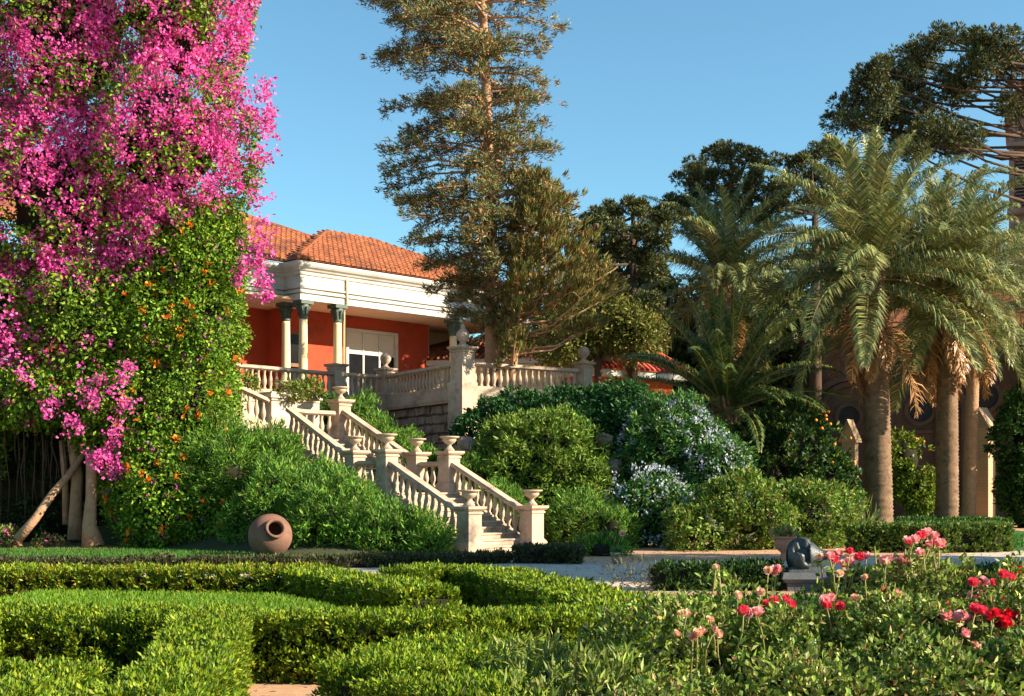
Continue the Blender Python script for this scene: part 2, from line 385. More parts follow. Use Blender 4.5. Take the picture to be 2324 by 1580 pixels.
b = MB(); b.box(-.4, WID+.2, 8.2, 10.2, 1.5, Z2, fr); b.build('landing', M['stone'], stair)
def SP(side, s, z): return (L0 if side == 0 else R0)+B2*s+Vector((0, 0, z))
for side in (0, 1):
    pedestal('pedestal', stair, SP(side, 0, 0), 1.2, .46, extra=.1)
    pedestal('pedestal', stair, SP(side, 3.34, Z1), 1.2, .44, extra=.9)
    pedestal('pedestal', stair, SP(side, 4.78, Z1), 1.2, .42, extra=.9)
    run(stair, SP(side, .0, .0), SP(side, 3.34, Z1), .26, .24, .98)
    run(stair, SP(side, 3.34, Z1), SP(side, 4.78, Z1), .26, .26, .9)
pedestal('pedestal', stair, SP(1, 8.5, Z2), 1.3, .46, extra=.6)
run(stair, SP(1, 4.78, Z1), SP(1, 8.5, Z2+.1), .26, .26, .98)
run(stair, SP(0, 4.78, Z1), SP(0, 8.0, Z2-.05), .26, .02, .98)
run(stair, SP(1, 8.5, Z2), SP(1, 8.5, Z2)-A2*1.5, .3, .0, .92)
run(stair, SP(1, 8.5, Z2)-A2*1.5, SP(0, 8.0, Z2), .0, .1, .92)
# stair side walls under the rails
for side in (0, 1):
    b = MB(); b.beam(SP(side, .2, -.02), SP(side, 3.3, Z1-.02), .3, 1.2); b.build('stringer', M['stucco'], stair)
    b = MB(); b.beam(SP(side, 4.9, Z1-.02), SP(side, 8.1, Z2-.02), .3, 1.2); b.build('stringer', M['stucco'], stair)
urn_prof = [(.15, 0), (.15, .04), (.11, .08), (.07, .13), (.055, .17), (.07, .195), (.15, .24), (.2, .3), (.205, .335), (.19, .35), (.2, .365), (.29, .395), (.3, .42), (.285, .43), (.2, .42), (.16, .38)]
mbu = MB(); mbu.lathe(urn_prof, (0, 0, 0), 16); URN = mbu.mesh('stone_urn', M['stone'])
def urn(p, label, s=1.0):
    o = link('stone_urn', URN, None, p); o.scale = (s, s, s); tag(o, label, 'urn', 'stone urns on the staircase pedestals'); return o
up = lambda z: Vector((0, 0, z))
urn(SP(0, 0, 1.2), 'shallow stone urn on the left pedestal at the foot of the stairs')
urn(SP(1, 0, 1.2), 'shallow stone urn on the right pedestal at the foot of the stairs')
urn(SP(0, 3.34, Z1+1.2), 'stone urn on the near left pedestal of the middle landing, above the lower handrail', 1.0)
urn(SP(1, 3.34, Z1+1.2), 'stone urn on the near right pedestal of the middle landing, highest right of the steps', 1.0)
urn(SP(0, 4.78, Z1+1.2), 'stone urn on the far left pedestal of the middle landing beside the juniper', .95)
urn(SP(1, 4.78, Z1+1.2), 'stone urn on the far right pedestal of the middle landing, between two handrails', .95)
urn(SP(1, 8.5, Z2+1.3), 'stone urn on the top pedestal of the staircase under the terrace', .95)

# wall block and top flight beside the terrace
blk = thing('planter_wall', SP(1, 9.7, Z2)-A2*1.0, 'pale stucco wall block with moulded top and hanging vine at the head of the stairs', 'wall')
c0 = SP(1, 9.6, Z2)
frc = lambda x, y, z: tuple(c0-A2*x+B2*y+Vector((0, 0, z)))
b = MB(); b.box(0.1, 1.85, 0, .8, -.5, 1.25, frc); b.build('wall', M['stucco'], blk)
b = MB(); b.box(.04, 1.91, -.06, .86, 1.25, 1.33, frc); b.box(-.02, 1.97, -.12, .92, 1.33, 1.45, frc); b.box(.06, 1.89, -.04, .84, 1.45, 1.52, frc); b.build('moulding', M['stucco'], blk)
b = MB(); b.box(.03, .25, -.012, .5, -.5, 1.25, frc); b.box(1.6, 1.88, -.012, .5, -.5, 1.25, frc); b.build('pilaster', M['stucco'], blk)
urn(Vector(frc(1.2, .3, 1.52)), 'weathered stone urn overgrown with vine on top of the stucco wall block', .9)
topf = thing('upper_stair', frc(3, 0, 0), 'upper stone stair rail descending to the stucco wall block beside the flowering vine', 'staircase')
f0 = Vector(frc(1.98, .1, .35)); f1 = f0-A2*3.4+Vector((0, 0, 1.15))
run(topf, f0, f1, .0, .0, .95, .26)
b = MB(); b.beam(f0-up(.2), f1-up(.2), .3, 2.2); b.build('wall', M['stucco'], topf)

# terrace retaining walls, floor and balustrades
TZ = 5.15
Pc = Vector((-1.73, 45.0, 0)); Pe = Vector((-4.98, 50.4, 0)); Pr = Vector((2.69, 48.0, 0)); Pm = Vector((-6.75, 49.2, 0)); Pl = Vector((-11.5, 43.9, 0))
sheet('terrace_paving', [(Pl.x, Pl.y), (Pm.x, Pm.y), (Pe.x, Pe.y), (Pc.x, Pc.y), (Pr.x, Pr.y), (4.5, 54), (6, 90), (-40, 90), (-40, 50)], TZ, M['path'])
def at(p, z): return Vector((p.x, p.y, z))
tw = thing('retaining_wall', at(Pc, 2), 'dark rubble stone retaining wall under the terrace corner', 'wall')
def stone_wall(parent, p, q, z0, z1, seed, size=.42):
    rng = random.Random(seed); d = (q-p); ln = d.length; e = d/ln; n = Vector((e.y, -e.x, 0))
    if n.y > 0: n = -n
    b = MB(); b.beam(at(p-n*.3, z1), at(q-n*.3, z1), .5, z1-z0); b.build('wall_core', M['mortar'], parent)
    z = z0; r = 0
    while z < z1-.08:
        h = min(rng.uniform(.24, .4), z1-z); x = -rng.random()*.3
        while x < ln:
            w_ = rng.uniform(.3, .62)
            xa, xb = max(x+.02, .02), min(x+w_-.02, ln-.02)
            if xb-xa > .1:
                pr = rng.uniform(-.01, .1); j = lambda: rng.uniform(-.065, .065)
                mb_ = MB(); c = []
                for (o, sh) in ((-.1, 0), (pr, .03)):
                    for (xx, zz) in ((xa+sh+j(), z+.02+sh+j()*.5), (xb-sh+j(), z+.02+sh+j()*.5), (xb-sh+j(), z+h-.02-sh+j()*.5), (xa+sh+j(), z+h-.02-sh+j()*.5)):
                        c.append(at(p, 0)+e*xx+n*(-.02+o)+Vector((0, 0, zz)))
                mb_.hexa(c if True else c); mb_.build('stone', M['rubble'], parent)
            x += w_
        z += h; r += 1
stone_wall(tw, Pc+(Pe-Pc).normalized()*.3, Pe, 2.7, 4.74, 5)
b = MB(); b.beam(at(Pc, 4.72)+Vector((.1, 0, 0)), at(Pr, 4.72), .5, 3.2); b.build('wall_core', M['stucco'], tw)
b = MB(); b.beam(at(Pl, 4.72), at(Pm, 4.72), .34, 2.2); b.beam(at(Pm, 4.72), at(Pe, 4.72), .34, 2.2); b.build('wall', M['stucco'], tw)
def balustrade(p, q, label, o0=.3, o1=.3, step=.27, rail=.98):
    t = thing('balustrade', at((p+q)/2, TZ), label, 'balustrade', 'balustrades around the terrace')
    run(t, at(p, TZ), at(q, TZ), o0, o1, rail, step, .14)
    b = MB(); b.beam(at(p, TZ-.21), at(q, TZ-.21), .42, .14); b.beam(at(p, TZ-.35), at(q, TZ-.35), .36, .08); b.build('coping', M['stone'], t)
    return t
balustrade(Pc, Pe, 'shaded stone balustrade on the dark rubble wall left of the tall corner pillar', .35, .1)
balustrade(Pc, Pr, 'stone balustrade from the tall corner pillar right to the post with a ball', .35, .3)
balustrade(Pm, Pe, 'short stone balustrade in front of the white framed window', .25, .25)
balustrade(Pl, Pm, 'pale stone balustrade in front of the cream columns beside the flowering vine', .0, .25)
def post(p, z, label, h=1.3, s=.5, ball=True, top='ball', down=.5, name='stone_post'):
    t = thing(name, at(p, z), label, 'pillar', 'stone posts of the terrace balustrade')
    pedestal('shaft', t, at(p, z), h, s, extra=down)
    if top == 'ball':
        b = MB(); b.lathe([(.17, 0), (.17, .05), (.09, .1), (.08, .15), (.15, .22), (.21, .32), (.22, .4), (.19, .5), (.12, .57), (.02, .6)], at(p, z+h), 14); b.build('ball_finial', M['stone'], t)
    if top == 'finial':
        b = MB(); b.lathe([(.2, 0), (.2, .06), (.12, .11), (.1, .17), (.17, .22), (.23, .32), (.235, .42), (.2, .52), (.12, .6), (.07, .65), (.09, .7), (.06, .77), (.02, .82)], at(p, z+h), 14); b.build('finial', M['stone'], t)
    return t
post(Pc, TZ, 'tall stone corner pillar of the terrace with moulded finial beside the dark rubble wall', 1.5, .6, top='finial', down=2.3)
post(Pr, TZ, 'stone post with ball finial at the right end of the terrace balustrade', 1.25, .46, down=.7)
post(Pm, TZ, 'plain stone post without finial in front of the veranda column', 1.3, .5, top=None, down=.7)
post(Pe, TZ, 'stone post with ball finial in front of the white framed window', 1.25, .48, down=.7)

# ================================================================== HOUSE
OH = Vector((-8.6, 52.0, 0))
def HP(t, b_, z): return tuple(OH+A2*t+B2*b_+Vector((0, 0, z)))
def HXY(t, b_): p = HP(t, b_, 0); return (p[0], p[1])
house = thing('veranda_house', HP(4, 2, TZ), 'red walled house with clay tile roof, deep white fascia and cream columned veranda', 'house')
ZB, ZT = 9.36, 10.6
prof = [(0, ZB), (0, 9.6), (-.07, 9.61), (-.07, 9.65), (.04, 9.66), (.04, 9.74), (.0, 9.75), (0, 9.79), (-.07, 9.8), (-.07, 9.84), (.05, 9.85), (.05, 9.92), (.0, 9.93), (0, 10.36), (.05, 10.38), (.08, 10.44), (.08, 10.5), (.16, 10.54), (.2, 10.6), (.3, 10.66), (.36, 10.74), (.38, 10.84), (.38, 10.88), (-.4, 10.88), (-.4, ZB)]
b = MB(); b.sweep([HXY(-9, 1.13), HXY(0, 1.13), HXY(0, 0), HXY(13, 0), HXY(13, 9)], prof); b.build('fascia', M['white'], house)
b = MB(); b.box(-9, 12.6, .4, 6, ZB+.03, ZB+.13, HP); b.build('ceiling', M['ceil'], house)
def wall_with_holes(name, t0, t1, bb, z0, z1, holes, m, thick=.3):
    b = MB(); x = t0
    for (ha, hb, ha0, hb1) in sorted(holes):
        b.box(x, ha, bb, bb+thick, z0, z1, HP)
        if ha0 > z0: b.box(ha, hb, bb, bb+thick, z0, ha0, HP)
        b.box(ha, hb, bb, bb+thick, hb1, z1, HP); x = hb
    b.box(x, t1, bb, bb+thick, z0, z1, HP); return b.build(name, m, house)
wall_with_holes('wall', .95, 9.2, 2.6, TZ, ZB+.03, [(1.25, 2.05, TZ+.02, 8.45), (4.42, 7.2, 5.6, 8.72)], M['red'])
b = MB(); b.box(-9, .95, 3.7, 4.0, TZ, ZB+.03, HP); b.box(.95, 1.2, 2.9, 4.0, TZ, ZB+.03, HP); b.build('wall', M['red'], house)
b = MB(); b.box(9.2, 13, 4.6, 4.9, TZ, ZB+.03, HP); b.box(9.2, 9.5, 2.9, 4.6, TZ, ZB+.03, HP); b.build('wall', M['cream'], house)
b = MB(); b.box(-9, 13, -.4, 4.6, TZ-.3, TZ+.012, HP); b.build('veranda_floor', M['stone'], house)
# big window
def window(t0, t1, z0, z1, bb, nmull, transom, wallb=None):
    b = MB(); fw = .13
    b.box(t0-.1, t0+fw-.1, bb-.05, bb+.2, z0, z1+.1, HP); b.box(t1-fw+.1, t1+.1, bb-.05, bb+.2, z0, z1+.1, HP)
    b.box(t0+fw-.1, t1-fw+.1, bb-.05, bb+.2, z1-.03, z1+.1, HP); b.box(t0+fw-.1, t1-fw+.1, bb-.05, bb+.2, z0-.06, z0+.05, HP)
    if transom: b.box(t0+.03, t1-.03, bb+.04, bb+.16, transom-.05, transom+.05, HP)
    wn = b.build('window', M['white'], house)
    ws = (t1-t0)/nmull
    for i in range(1, nmull):
        b = MB(); b.box(t0+ws*i-.045, t0+ws*i+.045, bb+.03, bb+.17, z0+.05, (transom or z1)-.055, HP)
        if transom: b.box(t0+ws*i-.035, t0+ws*i+.035, bb+.05, bb+.15, transom+.052, z1-.032, HP)
        b.build('mullion', M['white'], wn)
    for i in range(nmull):
        b = MB(); b.box(t0+ws*i+.05, t0+ws*(i+1)-.05, bb+.09, bb+.11, z0+.05, (transom or z1)-.055, HP); b.build('pane', M['glass'], wn)
    if transom:
        for i in range(nmull):
            b = MB(); b.box(t0+ws*i+.05, t0+ws*(i+1)-.05, bb+.09, bb+.12, transom+.055, z1-.035, HP); b.build('blind', M['blind'], wn)
    return wn
b = MB(); b.box(-9, 13, 6.2, 6.4, TZ, ZB+.03, HP); b.build('inner_wall', M['louver'], house)  # near-black colour stands in for the unlit room behind the windows
window(4.42, 7.2, 5.6, 8.72, 2.6, 3, 7.75)
dn = MB(); dn.box(1.25, 1.37, 2.62, 2.8, TZ+.02, 8.45, HP); dn.box(1.93, 2.05, 2.62, 2.8, TZ+.02, 8.45, HP); dn.box(1.37, 1.93, 2.62, 2.8, 8.3, 8.45, HP); dn.box(1.37, 1.93, 2.62, 2.8, 6.9, 7.05, HP); dn.box(1.37, 1.93, 2.62, 2.8, TZ+.02, 5.6, HP)
door = dn.build('door', M['wood'], house)
for z0, z1 in ((5.6, 6.9), (7.05, 8.3)):
    b = MB(); b.box(1.37, 1.93, 2.7, 2.72, z0, z1, HP); b.build('pane', M['glass'], door)
b = MB(); b.box(-2.05, -1.9, 3.6, 3.72, TZ, 8.3, HP); b.build('door_frame', M['white'], house)
b = MB(); b.box(10, 11.6, 4.5, 4.62, TZ+.9, 8.2, HP); b.build('pane', M['glass'], house)
# columns
def column(t, b_, s=.19):
    c = HP(t, b_, 0); mb_ = MB()
    mb_.box(-s-.1, s+.1, -s-.1, s+.1, TZ+.012, TZ+.25, lambda x, y, z: (c[0]+A2.x*x+B2.x*y, c[1]+A2.y*x+B2.y*y, z))
    mb_.lathe([(s+.06, TZ+.25), (s+.06, TZ+.33), (s, TZ+.38), (s*.99, TZ+1.5), (s*.88, 8.5), (s*.88, 8.6)], (c[0], c[1], 0), 14)
    o = mb_.build('column', M['cream'], house)
    k = MB(); k.lathe([(s*.9, 8.6), (s*1.1, 8.66), (s*.95, 8.72), (s*1.0, 8.95), (s*1.5, 9.18), (s*1.3, 9.2)], (c[0], c[1], 0), 10)
    for q in range(8):
        a = q*math.pi/4; r0, r1 = s*1.0, s*1.55
        k.tube([(c[0]+r0*math.cos(a), c[1]+r0*math.sin(a), 8.75), (c[0]+r0*1.1*math.cos(a), c[1]+r0*1.1*math.sin(a), 8.98), (c[0]+r1*math.cos(a), c[1]+r1*math.sin(a), 9.1)], .035, 5)
    k.box(-s*1.6, s*1.6, -s*1.6, s*1.6, 9.2, ZB-.003, lambda x, y, z: (c[0]+A2.x*x+B2.x*y, c[1]+A2.y*x+B2.y*y, z))
    k.build('capital', M['capital'], o)
for t_, b_ in ((.3, .22), (.25, 1.36), (2.05, .22), (8.6, .22), (11, .22), (12.75, .25), (-4, 1.36)): column(t_, b_)
b = MB(); p_ = HP(2.32, -.07, 0); q_ = HP(2.3, .1, 0); b.tube([(q_[0], q_[1], TZ+.1), (q_[0], q_[1], 9.25), (p_[0], p_[1], 9.4), (p_[0], p_[1], 10.55)], .045, 8); b.build('downpipe', M['cream'], house)
# roof: deck and barrel tiles
SL = .466; EZ = 10.9
b = MB()
def rp(t, b_, e0): return HP(t, b_, EZ+(b_-e0)*SL)
e0, e1 = -.45, .68
b.add([rp(-.45, e0, e0), rp(13.45, e0, e0), rp(7.75, 5.25, e0), rp(5.25, 5.25, e0)], [(0, 1, 2, 3)])
b.add([rp(13.45, e0, e0), HP(13.45, 11, EZ), rp(7.75, 5.25, e0)], [(0, 1, 2)])
b.add([rp(-.45, e0, e0), rp(5.25, 5.25, e0), HP(5.25, 5.26, 13.0), HP(-.45, e1, EZ)], [(0, 1, 2, 3)])
b.add([HP(-14, e1, EZ), HP(-.3, e1, EZ), HP(10, e1, EZ), HP(3.3, e1+6.7, EZ+6.7*SL), HP(-3.4, e1+13.4, EZ+13.4*SL), HP(-14, e1+13.4, EZ+13.4*SL)], [(0, 1, 2, 3, 4, 5)])
b.add([HP(10, e1, EZ), HP(20, 14, EZ), HP(-3.4, e1+13.4, EZ+13.4*SL)], [(0, 1, 2)])
roof = b.build('roof', M['tile'], house)
tiles = []
tw_, tl_ = .27, .42; cs = math.cos(math.atan(SL))
for plane, ee, trange in ((0, e0, (-.45, 13.45)), (1, e1, (-7, 9))):
    for i in range(int((trange[1]-trange[0])/tw_)):
        t_ = trange[0]+(i+.5)*tw_
        for r in range(36):
            bb = ee+r*tl_*cs
            if plane == 0:
                if bb > 5.2 or t_ < bb-.05 or t_ > 13-bb: continue
            else:
                if t_+bb > 10.6 or (t_ > -.3 and bb < t_+1.1) : continue
                if bb > 9: continue
            tiles.append((plane, r, t_, bb, ee))
rngt = random.Random(4)
def tilemesh(mb_, t_, bb, ee, lift=0):
    n = 5; vs = []
    for (q, rr, lf) in ((0, .125, .05), (tl_*cs*1.12, .1, .012)):
        for k in range(n+1):
            a = math.pi*k/n; z = EZ+(bb+q-ee)*SL+lf+lift+math.sin(a)*rr*.8
            vs.append(HP(t_+math.cos(a)*rr, bb+q, z))
    fs = [(k, k+1, k+n+2, k+n+1) for k in range(n)]+[tuple(range(n+1))]
    mb_.add(vs, fs)
order = sorted(tiles, key=lambda q: (q[1], q[0], abs(q[2]-3)))
big = set(map(id, order[:240])); rest = MB()
for q in order:
    j = rngt.uniform(-.012, .012); lf = rngt.uniform(0, .02)
    if id(q) in big:
        mb_ = MB(); tilemesh(mb_, q[2]+j, q[3], q[4], lf); mb_.build('roof_tile', M['tile'], roof)
    else: tilemesh(rest, q[2]+j, q[3], q[4], lf)
rest.build('roof_tiles', M['tile'], roof, kind='stuff')
b = MB()
def ridge_line(pts, r=.1):
    for p, q in zip(pts[:-1], pts[1:]):
        p, q = Vector(p), Vector(q); n = max(1, int((q-p).length/.4))
        for i in range(n):
            a = p.lerp(q, i/n); c = p.lerp(q, (i+1.1)/n); b.tube([a+up(.06), c+up(.03)], [r, r*.85], 8)
ridge_line([rp(-.45, e0, e0), rp(5.25, 5.25, e0)]); ridge_line([rp(5.25, 5.25, e0), rp(7.75, 5.25, e0), rp(13.45, e0, e0)]); ridge_line([HP(9.4, e1+.6, EZ+.3), HP(-3.4, e1+13.4, EZ+13.4*SL)])
b.build('ridge_tiles', M['tile'], roof, kind='stuff')

# annexes to the right of the house
def annex(name, pts, z0, z1, zr, label, wallm, roofm, over=.5, fasc=.3):
    """rectangular low building with hipped roof; pts = four plan corners, front edge first"""
    c = sum((Vector((p[0], p[1])) for p in pts), Vector((0, 0)))/4
    t = thing(name, (c.x, c.y, z0), label, 'building')
    mb_ = MB(); mb_.hexa([(*p, z0) for p in pts]+[(*p, z1) for p in pts]); mb_.build('wall', wallm, t)
    o = [tuple(Vector(p)+(Vector(p)-c).normalized()*over*1.4) for p in pts]
    mb_ = MB(); mb_.hexa([(*p, z1) for p in o]+[(*p, z1+fasc) for p in o]); mb_.build('fascia', M['white'], t)
    o2 = [tuple(Vector(p)+(Vector(p)-c).normalized()*(over*1.4+.15)) for p in pts]
    m1 = (Vector(o2[0])+Vector(o2[3]))/2; m2 = (Vector(o2[1])+Vector(o2[2]))/2; d = (m2-m1); m1 = m1+d*.25; m2 = m2-d*.25
    mb_ = MB(); vs = [(*p, z1+fasc+.003) for p in o2]+[(m1.x, m1.y, zr), (m2.x, m2.y, zr)]
    mb_.add(vs, [(0, 1, 5, 4), (1, 2, 5), (2, 3, 4, 5), (3, 0, 4)]); rf = mb_.build('roof', roofm, t)
    # ribs of the roofing running up the front slope
    mb_ = MB(); a0, a1 = Vector((*o2[0], z1+fasc)), Vector((*o2[1], z1+fasc)); r0, r1 = Vector((m1.x, m1.y, zr)), Vector((m2.x, m2.y, zr)); n = int((a1-a0).length/.3)
    for i in range(n+1):
        f = i/n; e = a0.lerp(a1, f); g = min(1, max(0, (f-.25)/.5)); h = r0.lerp(r1, g)
        k = 1 if .25 <= f <= .75 else (f/.25 if f < .25 else (1-f)/.25)
        e2 = e.lerp(h, 1) if .25 <= f <= .75 else e+(h-e)*1.0
        if .22 < f < .78 or True: mb_.tube([e+up(.05), (e2 if .25 <= f <= .75 else h)+up(.05)], [.08, .07], 6)
    mb_.build('roof_ribs', roofm, rf, kind='stuff')
    return t
annex('low_annex', [(-5.5, 61.2), (4.0, 58.5), (6, 66), (-3.5, 69)], TZ, 7.45, 9.2, 'low annex with cream wall and brown tile roof right of the house', M['cream'], M['tile'], .6, .25)
annex('red_roofed_annex', [(3.2, 57.5), (7.6, 60.5), (4.5, 66), (0, 62.5)], TZ, 6.75, 9.4, 'orange walled annex with faded red roof behind the end of the terrace', M['orange_wall'], M['redroof'], .6, .3)

# ================================================================== CHAPEL, GATE, TOWER
ch = thing('chapel', (21.4, 67, 0), 'brown brick chapel wall with blind arches and round windows behind the palms', 'chapel')
def arch_ring(mb_, cx, cz, r0, r1, y0, y1, a0=0, a1=180, n=20):
    for i in range(n):
        a, c = R(a0+(a1-a0)*i/n), R(a0+(a1-a0)*(i+1)/n)
        q = [(cx+r*math.cos(t), y, cz+r*math.sin(t)) for y in (y1, y0) for (r, t) in ((r0, a), (r1, a), (r1, c), (r0, c))]
        mb_.hexa(q)
cy = 67.0
def X(u, d=cy): return (u-CX)/F*d
def Z(v, d=cy): return EYE-(v-HY)/F*d
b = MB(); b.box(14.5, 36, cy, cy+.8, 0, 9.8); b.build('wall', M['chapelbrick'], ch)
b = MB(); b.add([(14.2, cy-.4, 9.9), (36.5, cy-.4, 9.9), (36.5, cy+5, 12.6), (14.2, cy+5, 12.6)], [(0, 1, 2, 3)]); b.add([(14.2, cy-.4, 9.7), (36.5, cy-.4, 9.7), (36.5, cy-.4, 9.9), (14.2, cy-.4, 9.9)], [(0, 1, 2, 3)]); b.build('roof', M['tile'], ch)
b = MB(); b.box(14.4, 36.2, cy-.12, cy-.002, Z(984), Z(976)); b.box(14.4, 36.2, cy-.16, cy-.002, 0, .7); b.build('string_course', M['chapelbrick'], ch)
for (u, v, rad) in ((1930, 942, .56), (2090, 931, .62), (2228, 905, .66)):
    x, z = X(u), Z(v)
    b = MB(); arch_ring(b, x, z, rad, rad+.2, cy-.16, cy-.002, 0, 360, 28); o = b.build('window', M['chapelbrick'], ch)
    b = MB(); b.lathe([(rad, 0), (rad, .02)], (x, cy-.03, z), 24, axis=(0, 1, 0), smooth=False); b.build('pane', M['louver'], o)
    b = MB(); arch_ring(b, x, z+.3, rad+.75, rad+1.0, cy-.14, cy-.002); arch_ring(b, x, z-.1, rad+1.45, rad+1.75, cy-.22, cy-.002)
    for s_ in (-1, 1):
        xa = x+s_*(rad+1.6); b.box(xa-.16, xa+.16, cy-.24, cy-.002, .7, z-.1)
    b.build('blind_arch', M['chapelbrick'], ch)
ch.rotation_euler.z = R(-27)
tower = thing('bell_tower', ((2292-CX)/F*74, 74, 0), 'pinkish stone bell tower with dark louvers at the right edge', 'tower')
td = 74.0
b = MB(); b.box(X(2292, td), X(2292, td)+6, td, td+6, 0, Z(270, td)); b.build('shaft', M['towerstone'], tower)
for uu in (2290, 2345, 2395):
    x = X(uu, td); b = MB(); b.box(x, x+.28, td-.25, td-.002, 8, Z(285, td)); b.build('buttress', M['towerstone'], tower)
for vv in (640, 540, 480, 330):
    b = MB(); z = Z(vv, td); b.box(X(2286, td), X(2286, td)+6.1, td-.38, td-.26, z-.18, z+.08); b.box(X(2286, td), X(2286, td)+6.1, td-.3, td-.003, z-.26, z-.18); b.build('string_course', M['towerstone'], tower)
x0, x1 = X(2304, td), X(2341, td)
b = MB(); b.box(x0, x1, td-.02, td-.004, Z(470, td), Z(345, td)); lv = b.build('louver_opening', M['louver'], tower)
for i in range(16):
    z = Z(468, td)+i*.196; b = MB(); b.hexa([(x0, td-.2, z), (x1, td-.2, z), (x1, td-.03, z+.1), (x0, td-.03, z+.1), (x0, td-.2, z+.03), (x1, td-.2, z+.03), (x1, td-.03, z+.13), (x0, td-.03, z+.13)]); b.build('slat', M['towerstone'], lv)
b = MB(); b.add([(X(2292, td)-.3, td-.3, Z(270, td)), (X(2292, td)+6.3, td-.3, Z(270, td)), (X(2292, td)+6.3, td+6.3, Z(270, td)), (X(2292, td)-.3, td+6.3, Z(270, td)), (X(2292, td)+3, td+3, Z(270, td)+9)], [(0, 1, 4), (1, 2, 4), (2, 3, 4), (3, 0, 4), (3, 2, 1, 0)]); b.build('spire', M['towerstone'], tower)
tower.rotation_euler.z = R(-22)
def gate_pillar(u0, u1, um, v0, v1, d, label):
    """um = column of the corner between the two faces seen"""
    z1 = Z(v0, d); p = P(um, HY, d); p.z = 0; s = 1.15
    e1 = Vector((.78, .62, 0)); e2 = Vector((-.62, .78, 0)); w1 = (u1-um)/F*d/.78*1.0; w2 = (um-u0)/F*d/.62*1.0
    t = thing('gate_pillar', p, label, 'pillar', 'brick pillars of the chapel gate')
    fr = lambda a, c, z: tuple(p+e1*a+e2*c+Vector((0, 0, z)))
    b = MB(); b.box(0, w1, 0, w2, -.1, z1-.9, fr); b.build('shaft', M['brick'], t)
    b = MB(); b.box(-.06, w1+.06, -.06, w2+.06, -.1, .35, fr); b.build('base', M['brick'], t)
    b = MB(); c = [fr(-.004, 0, z1-.9), fr(-.004, w2, z1-.9), fr(-.004, w2/2, z1-.12)]; c2 = [fr(w1+.004, 0, z1-.9), fr(w1+.004, w2, z1-.9), fr(w1+.004, w2/2, z1-.12)]
    b.add(c+c2, [(0, 2, 1), (3, 4, 5), (0, 1, 4, 3), (1, 2, 5, 4), (2, 0, 3, 5)]); b.build('gable', M['brick'], t)
    b = MB()
    for (ca, cb) in ((-.14, w2/2), (w2+.14, w2/2)):
        za = z1-.9-.14*.78/(w2/2)
        q = [fr(-.1, ca, za), fr(w1+.1, ca, za), fr(w1+.1, cb, z1-.12), fr(-.1, cb, z1-.12)]
        b.hexa([Vector(x) for x in q]+[Vector(x)+up(.1) for x in q])
    b.build('cap', M['brick'], t)
    b = MB(); b.box(-.05, w1+.05, -.05, w2+.05, z1-1.12, z1-.98, fr); b.build('moulding', M['brick'], t)
    return t
gate_pillar(2213, 2266, 2243, 922, 1190, 60, 'tall sunlit yellow brick gate pillar with sloped brick cap beside the thin palm')
gate_pillar(1918, 1950, 1940, 950, 1185, 63, 'shaded brick gate pillar left of the thickest palm trunk')

# ================================================================== BOUGAINVILLEA AND TRUMPET VINE
rng = np.random.RandomState(11)
bv = thing('bougainvillea', (-11.9, 36.5, 0), 'towering magenta bougainvillea covering the left side over bare trunks', 'bougainvillea')
bb = [(-9.9, 37, 15.6, 2.4, 2.2, 3.4), (-9.7, 36.6, 11.6, 2.4, 2.2, 2.8), (-9.9, 37, 8.6, 2.2, 2.0, 1.9), (-13, 37.4, 15, 3, 2.3, 4), (-13, 36.8, 10, 2.7, 2.3, 3),
      (-14.6, 36.8, 6.4, 2.6, 2.1, 2.1), (-12.1, 36.4, 6.4, 1.9, 1.9, 2.1), (-16.8, 37, 11, 3, 2.3, 6.5), (-13.4, 36.2, 4.4, 2.3, 1.7, 1.0), (-11.5, 36.2, 4.0, 1.0, 1.4, 1.3), (-16.5, 37.5, 3.6, 1.7, 1.6, 3.2), (-14.6, 37.4, 9.3, 2.3, 1.8, 1.7), (-11.4, 36.9, 13.2, 1.6, 1.5, 1.6)]
c, n = blob_pts(bb, 40, 21, lump=.13, ls=1.3, depth=.34, gap=-1.15, gs=1.3, zmin=2.0)
zb = 5.0+(c[:, 0]+14.4)*.80
pp = 1/(1+np.exp(-(c[:, 2]-zb+2.2*nz(c, .9, 5)+1.0*nz(c, 2.2, 6))/.45))
dens_p = np.clip(.68+.6*nz(c, 1.6, 8), .08, .96)
ispink = rng.rand(len(c)) < pp*dens_p
PK = [(.76, .09, .4), (.82, .14, .46), (.72, .07, .34), (.8, .2, .42), (.5, .035, .24)]
GL = [(.12, .22, .018), (.19, .31, .022), (.05, .11, .012), (.28, .35, .03)]
pos, d, LL, WW, col, nrm = tufts(c[ispink], n[ispink], 13, .075, .1, .08, PK, [3, 3, 2, 2, 1], 31, .9, .1, .9)
leafmesh('bracts', pos, d, LL, WW, col, M['petal'], bv, nrm=nrm, fold=.15, rng=rng)
k = ~ispink
pos, d, LL, WW, col, nrm = tufts(c[k], n[k], 10, .1, .15, .08, GL, [3, 3, 3, 1], 32, .8, -.1, .9)
leafmesh('foliage', pos, d, LL, WW, col, M['leaf'], bv, nrm=nrm, rng=rng)
core(bb[:8]+[bb[10]], .52, bv, seed=21)
